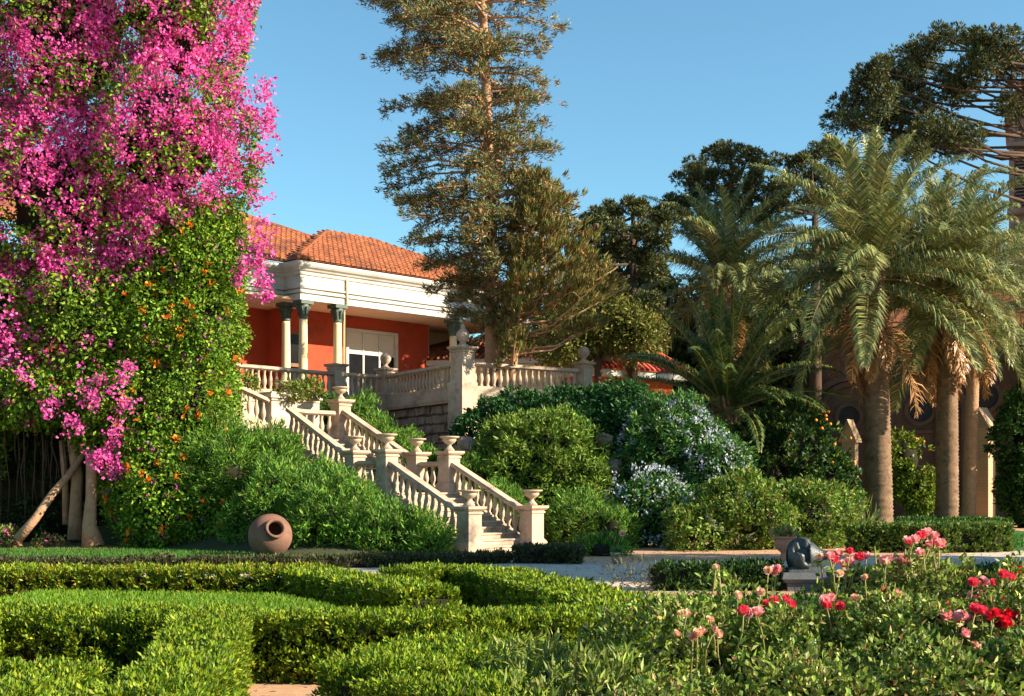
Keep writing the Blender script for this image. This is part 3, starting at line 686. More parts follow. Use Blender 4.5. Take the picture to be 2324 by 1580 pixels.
# sprays of bracts that hang off the right edge and over the cave
SPR = [(600, 205, 36, .2), (612, 262, 36, .16), (596, 240, 36, .3), (592, 300, 36, .3), (588, 350, 36, .25), (590, 450, 36, .25), (606, 290, 36, .2), (588, 520, 36, .28), (598, 560, 36, .2), (585, 610, 36, .16), (598, 640, 35.6, .16), (603, 672, 35.6, .12), (560, 570, 36, .3), (545, 615, 35.7, .22),
       (270, 985, 34.6, .16), (235, 1025, 34.6, .22), (215, 1045, 34.6, .16), (205, 900, 34.6, .25), (165, 960, 34.5, .22), (110, 925, 34.5, .2), (195, 880, 34.6, .3), (265, 1060, 34.7, .15), (20, 730, 34.6, .4), (10, 770, 34.6, .35), (60, 860, 34.5, .25), (280, 900, 34.5, .25), (290, 840, 34.5, .2)]
sc = np.concatenate([np.array(P(u, v, dd))+rng.normal(size=(13, 3))*np.array([r, r, r*1.2])*.7 for u, v, dd, r in SPR])
pos, d, LL, WW, col, nrm = tufts(sc, unit(np.tile([[.3, -1, .2]], (len(sc), 1))), 9, .07, .1, .08, PK, [3, 3, 2, 2, 1], 33, .5, 0, 1)
leafmesh('bracts', pos, d, LL, WW, col, M['petal'], bv, nrm=nrm, fold=.15, rng=rng)
b = MB()
for pts, rr in (([(212, 1240, 35.3), (203, 1190, 35.3), (207, 1130, 35.3), (208, 1060, 35.5), (200, 960, 36.2), (190, 860, 36.4)], [.32, .19, .15, .15, .13, .1]),
                ([(172, 1225, 36.3), (172, 1150, 36.3), (176, 1080, 36.3), (160, 980, 36.5), (150, 900, 36.6)], [.24, .17, .16, .13, .1]),
                ([(40, 1225, 34.9), (80, 1178, 35.0), (120, 1120, 35.3), (155, 1080, 36), (190, 1030, 36.1)], [.14, .12, .11, .1, .09]),
                ([(150, 1190, 36.6), (148, 1090, 36.6), (140, 1000, 36.6)], [.1, .09, .08])):
    b.tube([P(*q) for q in pts], rr, 9)
b.build('trunk', M['redbark'], bv)
b = MB()
for i in range(38):
    u = rng.uniform(-20, 215); v0 = rng.uniform(930, 1000); v1 = v0+rng.uniform(60, 230); dd = rng.uniform(35.8, 38)
    q = [P(u+rng.normal()*4, v0+(v1-v0)*f, dd) for f in (0, .33, .66, 1)]; b.tube(q, [.02, .018, .014, .008], 4)
b.build('hanging_stems', M['darkbark'], bv, kind='stuff')

tvn = thing('trumpet_vine', (-9.8, 36.4, 0), 'green trumpet vine with orange flowers draping from the magenta bougainvillea to the lawn', 'vine')
tb = [(-10.2, 36.9, 6.3, 2.0, 2.0, 2.3), (-9.9, 36.8, 4.0, 2.1, 2.0, 2.2), (-9.55, 36.4, 1.6, 1.9, 1.9, 2.0), (-8.9, 36.6, 8.2, 1.2, 1.6, 1.6), (-8.2, 35.9, 1.0, 1.3, 1.2, 1.4), (-8.95, 36.6, 6.4, 1.2, 1.5, 1.8)]
c, n = blob_pts(tb, 46, 22, lump=.12, ls=1.4, depth=.28, gap=-.8, gs=2.4)
pos, d, LL, WW, col, nrm = tufts(c, n, 12, .1, .13, .07, GL+[(.13, .26, .02)], [3, 4, 2, 1.5, 3], 34, .8, -.25, .8)
leafmesh('foliage', pos, d, LL, WW, col, M['leaf'], tvn, nrm=nrm, rng=rng)
k = (rng.rand(len(c)) < .04) & (n[:, 1] < 0)
pos, d, LL, WW, col, nrm = tufts(c[k]+n[k]*.12, n[k], 8, .03, .15, .09, [(.9, .22, .02), (.85, .3, .03), (.8, .14, .03)], [2, 2, 1], 35, 1, .2, .6)
leafmesh('orange_flowers', pos, d, LL, WW, col, M['petal'], tvn, nrm=nrm, rng=rng)
k = (rng.rand(len(c)) < .05) & (n[:, 1] < 0)
pos, d, LL, WW, col, nrm = tufts(c[k]+n[k]*.1, n[k], 4, .03, .1, .08, [(.5, .1, .35)], [1], 36, 1, .2, .6)
leafmesh('small_flowers', pos, d, LL, WW, col, M['petal'], tvn, nrm=nrm, rng=rng)
core(tb, .66, tvn, seed=22)
# thick dark evergreen behind the trunks
ivy = shrub('ivy_curtain', [(-14.2, 39.4, 2.0, 3.6, 1.2, 2.6)], 'dark ivy curtain behind the bare bougainvillea trunks', 'ivy', [(.03, .06, .015), (.05, .09, .02)], [1, 1], 41, dens=12, per=14, L=.16, W=.1, up=-.3, k=.8)

# ================================================================== SHRUBS ON THE BANK
JU = [(.085, .205, .026), (.14, .275, .03), (.045, .11, .018), (.2, .33, .036), (.23, .26, .05)]
JW = [3, 3, 2, 1.5, .6]
def juniper(blobs, label, seed, dens=40, **k):
    kw = dict(dens=dens, per=22, L=.17, W=.034, spread=.07, outw=.85, up=.6, rnd=.75, group='junipers beside the staircase', k=.58, lump=.3, ls=2.2, depth=.4, gap=-.5, gs=2.4); kw.update(k)
    return shrub('juniper', blobs, label, 'juniper', JU, JW, seed, **kw)
juniper([(-3.6, 32.9, .42, 1.4, 1.0, .92), (-2.3, 32.75, .22, .75, .7, .8)], 'low spreading juniper in front of the lower stair rail', 51)
juniper([(-4.75, 33.3, .75, 1.2, 1.0, 1.0), (-4.6, 34.2, 1.15, 1.0, .9, .9)], 'shaded juniper right behind the clay jar', 52)
juniper([(-5.5, 35.0, 1.22, 1.25, 1.2, 1.0), (-6.4, 34.2, 1.1, 1.2, 1.1, 1.2)], 'bright juniper half way up the bank below the upper stair rail', 53)
juniper([(-6.95, 36.4, 2.3, 1.2, 1.2, 1.15), (-7.9, 35.7, 2.0, 1.1, 1.2, 1.35)], 'highest juniper left of the stairs below the stucco wall block', 54)
juniper([(-4.3, 42.0, 2.8, 1.2, 1.1, 1.1), (-2.8, 41.0, 1.9, 1.05, 1.0, 1.0)], 'juniper between the upper stair rail and the dark rubble wall', 55)
juniper([(-5.3, 43.4, 3.9, 1.0, 1.0, 1.05), (-6.1, 43.4, 4.2, .6, .6, .85)], 'juniper under the short balustrade beside the top pedestal', 56)
juniper([(-1.15, 39.2, 1.7, .9, .9, 1.0), (-.4, 37.6, .9, .8, .8, .9)], 'juniper right of the middle landing of the stairs', 57)
juniper([(1.95, 36.2, .6, 1.05, .75, .85), (2.9, 35.6, .4, .65, .6, .7), (2.2, 31.6, .15, .75, .5, .3)], 'juniper right of the bottom stair pedestal', 58)
YG = [(.125, .215, .026), (.185, .275, .034), (.07, .135, .02), (.28, .32, .07)]
shrub('mound_shrub', [(.95, 39.8, 2.1, 2.0, 1.6, 2.05), (2.2, 39.4, 1.3, 1.0, 1.1, 1.3), (.1, 40.6, 2.8, 1.3, 1.1, 1.3)], 'large rounded yellow green shrub right of the stairs under the terrace', 'shrub', YG, [3, 3, 2, 1], 61, dens=40, per=14, L=.2, W=.06, up=.1, rnd=.7, lump=.16, gap=-.55, gs=3.4)
DG = [(.03, .1, .024), (.04, .13, .03), (.024, .07, .02), (.06, .16, .035)]
shrub('ivy', [(.2, 43.0, 3.75, 2.0, 1.0, 1.05), (2.1, 43.0, 3.9, 2.0, 1.2, 1.15)], 'dark green ivy mound directly under the right terrace balustrade', 'ivy', DG, [2, 2, 2, 1], 62, dens=36, per=14, L=.17, W=.09, up=0, rnd=.8)
shrub('ivy', [(3.9, 42.2, 3.65, 1.5, 1.4, 1.45), (3.3, 41.0, 2.6, .9, .9, 1.5), (2.6, 41.6, 3.4, 1.2, 1.0, 1.2), (5.3, 43.2, 3.4, 1.3, 1.2, 1.3)], 'dark ivy cascade between the rounded shrub and the pale blue flowers', 'ivy', DG, [2, 2, 2, 1], 63, dens=36, per=14, L=.22, W=.07, up=-.5, rnd=.6)
PL = [(.04, .12, .03), (.06, .17, .035), (.14, .22, .04)]
def plumbago(blobs, label, seed, fl):
    t = shrub('plumbago', blobs, label, 'shrub', PL, [2, 2, 1.4], seed, dens=34, per=14, L=.17, W=.065, up=0, rnd=.8, group='pale blue flowering shrubs on the bank', gap=-.85, gs=2.4)
    c, n = blob_pts(blobs, 30, seed+5, .16, 1.4, .06); r_ = np.random.RandomState(seed)
    k = (nz(c, 1.5, seed)+r_.normal(size=len(c))*.5 > fl) & (n[:, 1] < .3)
    pos, d, LL, WW, col, nrm = tufts(c[k]+n[k]*.08, n[k], 7, .06, .09, .07, [(.44, .49, .55), (.54, .54, .55), (.36, .43, .54)], [2, 2, 1], seed+3, .9, .2, .7)
    leafmesh('flowers', pos, d, LL, WW, col, M['petal'], t, nrm=nrm, rng=r_)
    return t
plumbago([(5.0, 39.8, 2.95, 1.6, 1.3, 1.4), (6.2, 38.8, 2.0, 1.2, 1.2, 1.25)], 'dark shrub full of pale blue flowers cascading over the bank', 71, .05)
plumbago([(4.0, 36.9, .9, 1.15, 1.0, 1.25)], 'shaded shrub with lavender blue flowers low beside the path', 72, .15)
shrub('garden_shrub', [(6.4, 35.4, .9, 1.6, 1.3, 1.15), (8.2, 36.0, .85, 1.5, 1.3, 1.1), (5.1, 34.8, .5, .9, .9, .8)], 'wide yellow green leafy shrub left of the thickest palm trunk', 'shrub', YG+[(.3, .2, .05)], [3, 3, 2, 1.5, .6], 64, dens=44, per=13, L=.14, W=.065, up=.3, rnd=.8, gap=-.7, gs=3, k=.42)
shrub('hanging_vine', [(-7.0, 40.7, 4.75, .55, .3, .2), (-8.9, 40.5, 5.0, .9, .35, .25), (-6.5, 41.2, 4.9, .5, .3, .25)], 'vine sprawling over the top of the stucco wall block', 'vine', [(.22, .22, .03), (.15, .2, .03), (.1, .15, .02)], [1, 1, 1], 65, dens=40, per=12, L=.14, W=.06, up=-.1, rnd=.9, stem=False)

# citrus trees
def citrus(blobs, label, seed, cols, fruit, base):
    t = shrub('orange_tree', blobs, label, 'tree', cols, [2, 2, 1], seed, dens=20, per=13, L=.2, W=.1, up=.1, rnd=.9, group='orange trees by the chapel', base=base, k=.5, gap=-.25, gs=2.3, zmin=.6, lump=.34, ls=1.8)
    c, n = blob_pts(blobs, 9, seed+2, .16, 1.4, .1, gap=.1); mb_ = MB(); k = 0
    for p, q in zip(c, n):
        if q[1] < .1 and k < fruit: mb_.lathe([(.01, -.05), (.04, -.035), (.055, 0), (.04, .035), (.01, .05)], p+q*.06, 6); k += 1
    mb_.build('oranges', M['fruit'], t, kind='stuff')
    b = MB(); x, y, _ = base; b.tube([(x, y, -.05), (x+.05, y, .6), (x, y+.05, blobs[0][2])], [.14, .1, .07], 8); b.build('trunk', M['darkbark'], t)
    return t
M['fruit'] = mat('orange_peel', (.85, .3, .02), (.8, .22, .02), .5, 8)
citrus([(9.7, 44, 3.0, 1.75, 1.5, 1.7), (10.6, 43.6, 2.0, 1.1, 1.1, 1.2), (8.6, 43.6, 2.0, 1.2, 1.1, 1.2)], 'dark leaved orange tree with small fruit left of the thickest palm', 81, [(.02, .05, .012), (.03, .075, .015), (.13, .17, .02)], 22, (9.7, 44, 0))
citrus([(16.1, 52.4, 2.9, 1.0, .9, 1.2), (16.4, 52.0, 1.5, .95, .8, .9)], 'bright sunlit orange tree between two palm trunks', 82, [(.14, .2, .02), (.2, .24, .025), (.08, .12, .015)], 10, (16.2, 52.4, 0))
shrub('dark_evergreen', [(22.6, 55, 3.6, 1.8, 1.5, 2.8), (22.2, 54.6, 1.5, 1.5, 1.3, 1.6)], 'dark leafy evergreen at the right edge beside the brick pillar', 'tree', [(.03, .08, .018), (.05, .12, .02), (.09, .17, .03)], [2, 2, 1], 83, dens=26, per=14, L=.2, W=.09, up=.1)
shrub('small_agave', [(12.0, 44.2, .45, .5, .4, .5), (11.2, 43.2, .5, .35, .3, .55)], 'pale spiky plant at the foot of the thickest palm', 'plant', [(.16, .22, .07), (.24, .27, .08)], [1, 1], 84, dens=16, per=7, L=.6, W=.07, up=1.3, rnd=.5, stem=False)

# ================================================================== CLIPPED HEDGES
def hedge(path, w_, h, label, seed, dens, per, L, W, cols, wts, rnd=.6, z0=0, gap=-.7, outw=.75, upw=.7, name='box_hedge', group='clipped box hedges of the parterre', gs=9.0, brown=None):
    r_ = np.random.RandomState(seed); P2 = [np.array(p, float) for p in path]
    t = thing(name, (*P2[len(P2)//2], z0), label, 'hedge', group)
    Cc, Nn = [], []; b = MB()
    for i in range(len(P2)-1):
        a, c = P2[i], P2[i+1]; ln = np.linalg.norm(c-a); e = (c-a)/ln; nr = np.array([e[1], -e[0]])
        for kind, area in (('top', ln*w_), ('r', ln*h), ('l', ln*h)):
            n = int(area*dens); f = r_.rand(n)*ln; o = np.zeros((n, 3)); nn = np.zeros((n, 3))
            if kind == 'top':
                g = (r_.rand(n)-.5)*w_; o[:, :2] = a+f[:, None]*e+g[:, None]*nr; o[:, 2] = h-(np.abs(g)/(w_/2))**4*.06; nn[:, 2] = 1
            else:
                s_ = 1 if kind == 'r' else -1; g = r_.rand(n)*h; o[:, :2] = a+f[:, None]*e+nr*s_*w_/2; o[:, 2] = g; nn[:, :2] = nr*s_; nn[:, 2] = .15
                bk = (nr*s_)[1] > .5; 
                if bk: kk = r_.rand(n) < .35; o, nn = o[kk], nn[kk]
            o = o-nn*(r_.rand(len(o))**1.6*.11)[:, None]; o[:, 2] += z0
            Cc.append(o); Nn.append(nn)
        for (q, nxt) in ((a, -e), (c, e)):
            if (i == 0 and nxt is not e and (nxt == -e).all()) or i == len(P2)-2:
                n = int(w_*h*dens*.8); g = (r_.rand(n)-.5)*w_; o = np.zeros((n, 3)); o[:, :2] = q+g[:, None]*nr; o[:, 2] = r_.rand(n)*h+z0; nn = np.zeros((n, 3)); nn[:, :2] = nxt; nn[:, 2] = .15
                Cc.append(o); Nn.append(nn)
        k = .62; m = .03
        b.beam((*(a-e*.02), z0+h*.78-.004*i), (*(c+e*.02), z0+h*.78-.004*i), w_*k, h*.78)
    c = np.concatenate(Cc); n = np.concatenate(Nn)
    c = c+n*(nz(c, 3.0, seed)*.03+nz(c, 11.0, seed+5)*.022)[:, None]; c[:, 2] = np.maximum(c[:, 2], z0+.01)
    k = nz(c, gs, seed+2) > gap; c, n = c[k], n[k]
    pos, d, LL, WW, col, nrm = tufts(c, n, per, .012+.1*L, L, W, cols, wts, seed+1, outw, upw, rnd)
    if brown is not None:
        low = (np.repeat(nz(c, 1.3, seed+7), per)*.5+r_.rand(len(pos))-pos[:, 2]/h*.6) > brown
        col[low] = palette(int(low.sum()), [(.26, .16, .05), (.34, .2, .07), (.3, .24, .06)], [1, 1, 1], r_, .2)
    leafmesh('foliage', pos, d, LL, WW, col, M['leaf'], t, nrm=nrm, rng=r_)
    b.build('shade_core', M['shadecore'], t, kind='stuff')  # dark filler inside the hedge, its colour makes the gaps look deeply shaded
    return t
BX = [(.14, .225, .012), (.215, .285, .014), (.07, .13, .01), (.31, .345, .02)]; BWt = [3, 3, 2, 1]
hedge([(-9.5, 17.5), (-5.6, 17.6), (-2.6, 17.3)], .7, .56, 'long straight box hedge row behind the bright grass panel, with browning leaves', 101, 340, 12, .066, .024, BX+[(.34, .24, .03)], BWt+[1.6], brown=.75)
hedge([(-2.7, 17.1), (-2.0, 16.0), (-1.3, 14.9), (-.9, 14.2)], .7, .55, 'box hedge slanting toward the camera from the end of the long row', 102, 360, 12, .062, .024, BX, BWt, brown=1.02)
hedge([(-1.5, 16.9), (-.8, 17.6), (-.1, 16.6), (.35, 14.8), (.8, 13.2), (1.15, 12.0)], .75, .58, 'curving box hedge hump in front of the staircase', 103, 360, 12, .062, .024, BX, BWt, brown=1.02)
hedge([(1.1, 11.9), (1.7, 11.7), (2.4, 11.6), (3.4, 11.5)], .6, .52, 'box hedge running right behind the rose bushes', 104, 380, 12, .058, .023, BX, BWt)
hedge([(-6.4, 11.4), (-4.4, 11.4), (-2.35, 11.3)], .65, .56, 'box hedge row along the near side of the grass panel at left', 105, 460, 12, .05, .02, BX, BWt, brown=1.02)
hedge([(-2.3, 11.2), (-1.0, 11.1), (.3, 11.2), (1.1, 11.7)], .7, .56, 'box hedge row at centre in front of the curving hump', 106, 460, 12, .05, .02, BX, BWt, brown=1.02)
hedge([(-2.55, 11.0), (-2.32, 9.6), (-2.08, 8.2), (-1.9, 6.6)], .55, .58, 'box hedge running toward the camera left of the gravel patch', 107, 600, 12, .04, .0165, BX, BWt, brown=1.02)
hedge([(-5, 8.3), (-3.6, 8.2), (-2.75, 8.0)], .9, .5, 'square clipped box hedge in the lower left corner', 108, 600, 12, .04, .0165, BX, BWt, brown=1.02)
hedge([(-5, 7.1), (-3.4, 7.0), (-2.1, 6.9)], 1.1, .5, 'nearest box hedge along the lower left border', 109, 640, 12, .039, .016, BX, BWt)
hedge([(-4.7, 11.1), (-4.35, 9.6), (-4.2, 8.4)], .5, .54, 'short box hedge at the left border closing the dark square', 113, 560, 12, .043, .017, BX, BWt)
hedge([(-.78, 8.0), (-.6, 8.9), (-.1, 9.5)], .95, .55, 'broad box hedge right of the gravel patch', 110, 600, 12, .04, .0165, BX, BWt, brown=1.02)
hedge([(-.5, 7.2), (-.05, 7.7)], 1.15, .52, 'broad box hedge filling the bottom middle of the garden', 111, 640, 12, .039, .016, BX, BWt)
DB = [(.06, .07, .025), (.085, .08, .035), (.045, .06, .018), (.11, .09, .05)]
grp = 'low hedges along the path'
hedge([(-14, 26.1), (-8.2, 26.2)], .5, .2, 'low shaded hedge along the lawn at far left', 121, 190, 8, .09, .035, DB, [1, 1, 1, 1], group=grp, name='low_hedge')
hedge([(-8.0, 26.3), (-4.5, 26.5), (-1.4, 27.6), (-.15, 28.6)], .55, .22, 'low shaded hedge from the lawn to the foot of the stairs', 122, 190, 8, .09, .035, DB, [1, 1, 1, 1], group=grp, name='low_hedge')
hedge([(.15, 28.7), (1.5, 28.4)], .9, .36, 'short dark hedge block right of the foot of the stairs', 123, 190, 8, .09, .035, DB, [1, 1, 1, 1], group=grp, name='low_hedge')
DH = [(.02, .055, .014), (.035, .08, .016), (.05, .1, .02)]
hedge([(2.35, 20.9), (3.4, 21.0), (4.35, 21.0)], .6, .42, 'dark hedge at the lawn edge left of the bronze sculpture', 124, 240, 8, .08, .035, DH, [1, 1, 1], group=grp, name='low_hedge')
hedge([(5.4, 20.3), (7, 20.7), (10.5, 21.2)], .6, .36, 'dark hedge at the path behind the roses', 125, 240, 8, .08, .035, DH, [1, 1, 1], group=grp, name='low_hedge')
hedge([(8.9, 33.6), (11, 33.4), (12.7, 33.7), (13.2, 35.2)], .8, .68, 'trimmed hedge in front of the palm trunks', 126, 150, 9, .11, .045, [(.06, .12, .02), (.1, .16, .025), (.16, .2, .03)], [1, 1, 1], group=grp, name='low_hedge')
hedge([(12.6, 42.5), (15.5, 43.5)], .6, .45, 'low hedge on the lawn between the palm trunks', 127, 110, 8, .14, .05, [(.04, .12, .02), (.08, .17, .025)], [1, 1], group=grp, name='low_hedge')
hedge([(14.2, 47), (18.5, 48)], .8, .5, 'green hedge beyond the second palm trunk', 128, 90, 8, .15, .06, [(.04, .12, .02), (.07, .15, .025)], [1, 1], group=grp, name='low_hedge')

# ================================================================== ROSES
def rose_mesh(name, seed, cols, r=.043):
    rr = random.Random(seed); vs = []; fs = []; tint = []
    for ring, (n, ro, ri, h0, h1, op) in enumerate(((4, .3, .12, .2, .9, .1), (6, .55, .2, .1, .85, .3), (7, .8, .25, 0, .68, .6), (8, 1.0, .3, -.15, .42, .9))):
        for i in range(n):
            a = 2*math.pi*(i+ring*.5)/n+rr.uniform(-.15, .15); wd = 2.2*math.pi/n*.55; c = cols[rr.randrange(len(cols))]; k = rr.uniform(.75, 1.12)
            b0 = len(vs)
            for (f, rad, h, ww) in ((0, ri, h0-.15, .5), (.55, (ri+ro)/2+.1, (h0+h1)/2, 1), (1, ro+op*.12, h1+rr.uniform(-.22, .22), rr.uniform(.5, .95))):
                for s_ in (-1, 1): vs.append((rad*r*math.cos(a+s_*wd*ww), rad*r*math.sin(a+s_*wd*ww), h*r*1.2)); tint.append([min(1, x*k) for x in c]+[1])
            fs += [(b0, b0+1, b0+3, b0+2), (b0+2, b0+3, b0+5, b0+4)]
    me = bpy.data.meshes.new(name); me.from_pydata(vs, [], fs); at_ = me.attributes.new('tint', 'FLOAT_COLOR', 'POINT')
    at_.data.foreach_set('color', np.array(tint, np.float32).ravel()); me.materials.append(M['petal']); me.update(); return me
ROSE = {'pink': [rose_mesh('rose', i, [(.86, .24, .27), (.9, .42, .42), (.92, .62, .58)]) for i in range(3)],
        'red': [rose_mesh('rose', 10+i, [(.72, .012, .03), (.8, .02, .05)]) for i in range(2)],
        'hot': [rose_mesh('rose', 20+i, [(.8, .05, .1), (.82, .1, .15)]) for i in range(2)],
        'peach': [rose_mesh('rose', 30+i, [(.86, .52, .36), (.9, .66, .5), (.82, .38, .26)]) for i in range(3)]}
RL = [(.15, .22, .03), (.24, .31, .05), (.06, .11, .016), (.44, .45, .16), (.3, .17, .06)]
def rbush(name, blobs, label, seed, cols, wts, dens=330, L=.047, W=.024, per=10, cat='rose bush', group='rose bushes in the foreground', **k):
    kw = dict(dens=dens, per=per, L=L, W=W, spread=.02, outw=.7, up=.5, rnd=.8, group=group, lump=.18, ls=4, depth=.45, gap=-.4, gs=8, k=.42); kw.update(k)
    return shrub(name, blobs, label, cat, cols, wts, seed, **kw)
bushes = [
 ('rose_bush', [(.95, 7.9, .46, .55, .5, .5), (1.4, 8.4, .52, .5, .45, .5)], 'rose bush with fading peach blooms beside the centre hedge'),
 ('rose_bush', [(2.15, 8.2, .44, .5, .45, .48), (1.7, 7.8, .46, .45, .45, .45)], 'rose bush with pink blooms below the bronze sculpture'),
 ('rose_bush', [(2.75, 8.5, .62, .5, .45, .56), (2.4, 7.8, .52, .48, .45, .5)], 'tall rose bush with the highest pink bloom cluster'),
 ('rose_bush', [(3.5, 8.3, .64, .55, .5, .57), (3.15, 7.7, .56, .5, .45, .5)], 'rose bush with red blooms at the right edge'),
 ('rose_bush', [(.85, 6.7, .26, .5, .4, .36), (1.5, 6.8, .36, .5, .45, .4)], 'flowerless low rose bush at the bottom centre'),
 ('rose_bush', [(2.2, 6.9, .42, .5, .45, .44), (2.85, 7.0, .46, .5, .45, .46)], 'low rose bush with pale pink blooms in the lower right corner')]
BU = []
for i, (nm, bl, lb) in enumerate(bushes):
    BU.append(rbush(nm, bl, lb, 140+i, RL, [3, 3, 2, 1.5, .5]))
rbush('lily_shrub', [(.2, 8.1, .3, .45, .45, .4), (-.05, 7.2, .2, .5, .4, .38), (.4, 6.6, .15, .5, .4, .36), (.55, 7.4, .3, .45, .4, .4)], 'shrub with narrow glossy pale leaves between hedge and roses', 150, [(.2, .26, .04), (.3, .33, .09), (.13, .18, .03)], [2, 2, 2], dens=230, L=.085, W=.02, per=8, cat='shrub', group=None)
rz = [(1560,230,'pink'),(1610,215,'pink'),(1580,250,'hot'),(1690,180,'pink'),(1735,200,'pink'),(1770,250,'pink'),(1715,255,'pink'),(1650,195,'hot'),(1060,330,'pink'),(1110,310,'pink'),(1190,300,'hot'),(1100,365,'peach'),(1150,380,'pink'),(1200,365,'pink'),(1080,345,'hot'),(1260,340,'hot'),(1300,330,'pink'),(1400,360,'pink'),(1450,350,'pink'),(1425,370,'peach'),(1510,360,'peach'),(1560,380,'pink'),(1535,350,'pink'),(1000,335,'peach'),(660,420,'peach'),(715,420,'pink'),(690,425,'peach'),(1125,440,'peach'),(1290,465,'peach'),(1640,310,'pink'),
 (2190,455,'hot'),(2250,430,'hot'),(2280,425,'red'),(2235,470,'hot'),(1990,500,'hot'),(2050,500,'pink'),(2120,505,'hot'),(1980,590,'pink'),(2030,580,'pink'),(2050,610,'pink'),(1990,640,'peach'),(1840,650,'hot'),(2110,630,'hot'),(2180,625,'hot'),(2150,640,'red'),(2010,680,'hot'),(2050,690,'hot'),(2130,700,'red'),(2170,690,'red'),(2210,710,'red'),(2270,730,'red'),(2090,750,'red'),(2140,760,'red'),(2110,725,'red'),(2190,740,'red'),(2240,790,'red'),(2290,790,'red'),(2215,775,'red'),(1810,710,'pink'),(1880,730,'pink'),(1915,720,'pink'),(1960,740,'pink'),(1930,830,'pink'),(1830,890,'pink'),(1880,905,'peach'),(1850,915,'hot'),(2040,930,'peach'),(2140,950,'peach'),(1980,830,'peach'),(1020,620,'pink'),(1060,610,'pink'),(1040,650,'hot'),(1130,655,'hot'),(1225,600,'peach'),(1490,570,'pink'),(1520,580,'peach'),(1415,565,'hot'),(500,690,'hot'),(540,700,'pink'),(590,700,'pink'),(90,710,'peach'),(130,700,'peach'),(200,830,'peach'),(170,850,'peach'),(230,820,'peach'),(330,830,'peach'),(310,800,'peach'),(280,740,'peach'),(770,610,'hot'),(800,645,'hot'),(700,620,'hot'),(650,640,'hot'),(320,400,'peach'),(610,560,'peach'),(460,580,'peach'),(930,1020,'hot'),(2000,900,'peach'),(60,830,'peach')]
rr = random.Random(9); stems = [MB() for _ in bushes]; SL_P, SL_D = [[] for _ in bushes], [[] for _ in bushes]
for (x, y, c) in rz:
    u, v = 1513+.349*x, 1149.5+.349*y
    dd = 8.3 if v < 1300 else (8.0 if v < 1380 else (7.6 if v < 1475 else 7.0)); dd += rr.uniform(-.25, .1)
    p = P(u, v, dd)
    i = min(range(len(bushes)), key=lambda i: min((Vector(q[:3])-Vector((p.x, p.y, .5))).length for q in bushes[i][1]))
    o = link('flower', rr.choice(ROSE[c]), BU[i], p); sc_ = rr.uniform(.75, 1.05)*(.66 if c == 'peach' else .86); o.scale = (sc_,)*3
    o.rotation_euler = (R(rr.uniform(10, 70)), R(rr.uniform(-20, 35)), R(rr.uniform(-40, 40)))
    q = p+Vector((rr.uniform(-.06, .06), rr.uniform(0, .12), -.24)); mid = (p+q)/2+Vector((rr.uniform(-.02, .02), 0, 0))
    stems[i].tube([q, mid, p-up(.004)], [.006, .005, .004], 5)
    for _ in range(9):
        f = rr.random(); SL_P[i].append(list(q.lerp(p, f*.95))); SL_D[i].append([rr.gauss(0, 1), rr.gauss(0, 1), rr.uniform(-.2, .7)])
for (u, v0, v1, dd) in ((1631, 1285, 1420, 8.3), (1985, 1240, 1380, 8.6), (2150, 1330, 1400, 8.2), (1720, 1350, 1420, 8.2), (1470, 1340, 1400, 9.0), (2095, 1250, 1400, 8.2), (1890, 1300, 1380, 8.4)):
    p, q = P(u, v0, dd), P(u+rr.uniform(-6, 6), v1, dd); i = min(range(len(bushes)), key=lambda i: (Vector(bushes[i][1][0][:3])-p).length)
    stems[i].tube([q, (p+q)/2+Vector((.01, 0, 0)), p], [.009, .007, .004], 6)
    for _ in range(16): SL_P[i].append(list(q.lerp(p, rr.random()))); SL_D[i].append([rr.gauss(0, 1), rr.gauss(0, 1), rr.uniform(-.1, .8)])
for i, t in enumerate(BU):
    if stems[i].v:
        stems[i].build('stems', mat('rose_stem%s' % '', (.16, .2, .05), (.28, .18, .06), .6), t, kind='stuff')
        r_ = np.random.RandomState(i); pp_ = np.array(SL_P[i]); leafmesh('stem_leaves', pp_, np.array(SL_D[i]), .055*(.6+.7*r_.rand(len(pp_))), .03, palette(len(pp_), RL, [3, 3, 2, 1.5, .5], r_), M['leaf'], t, rng=r_)

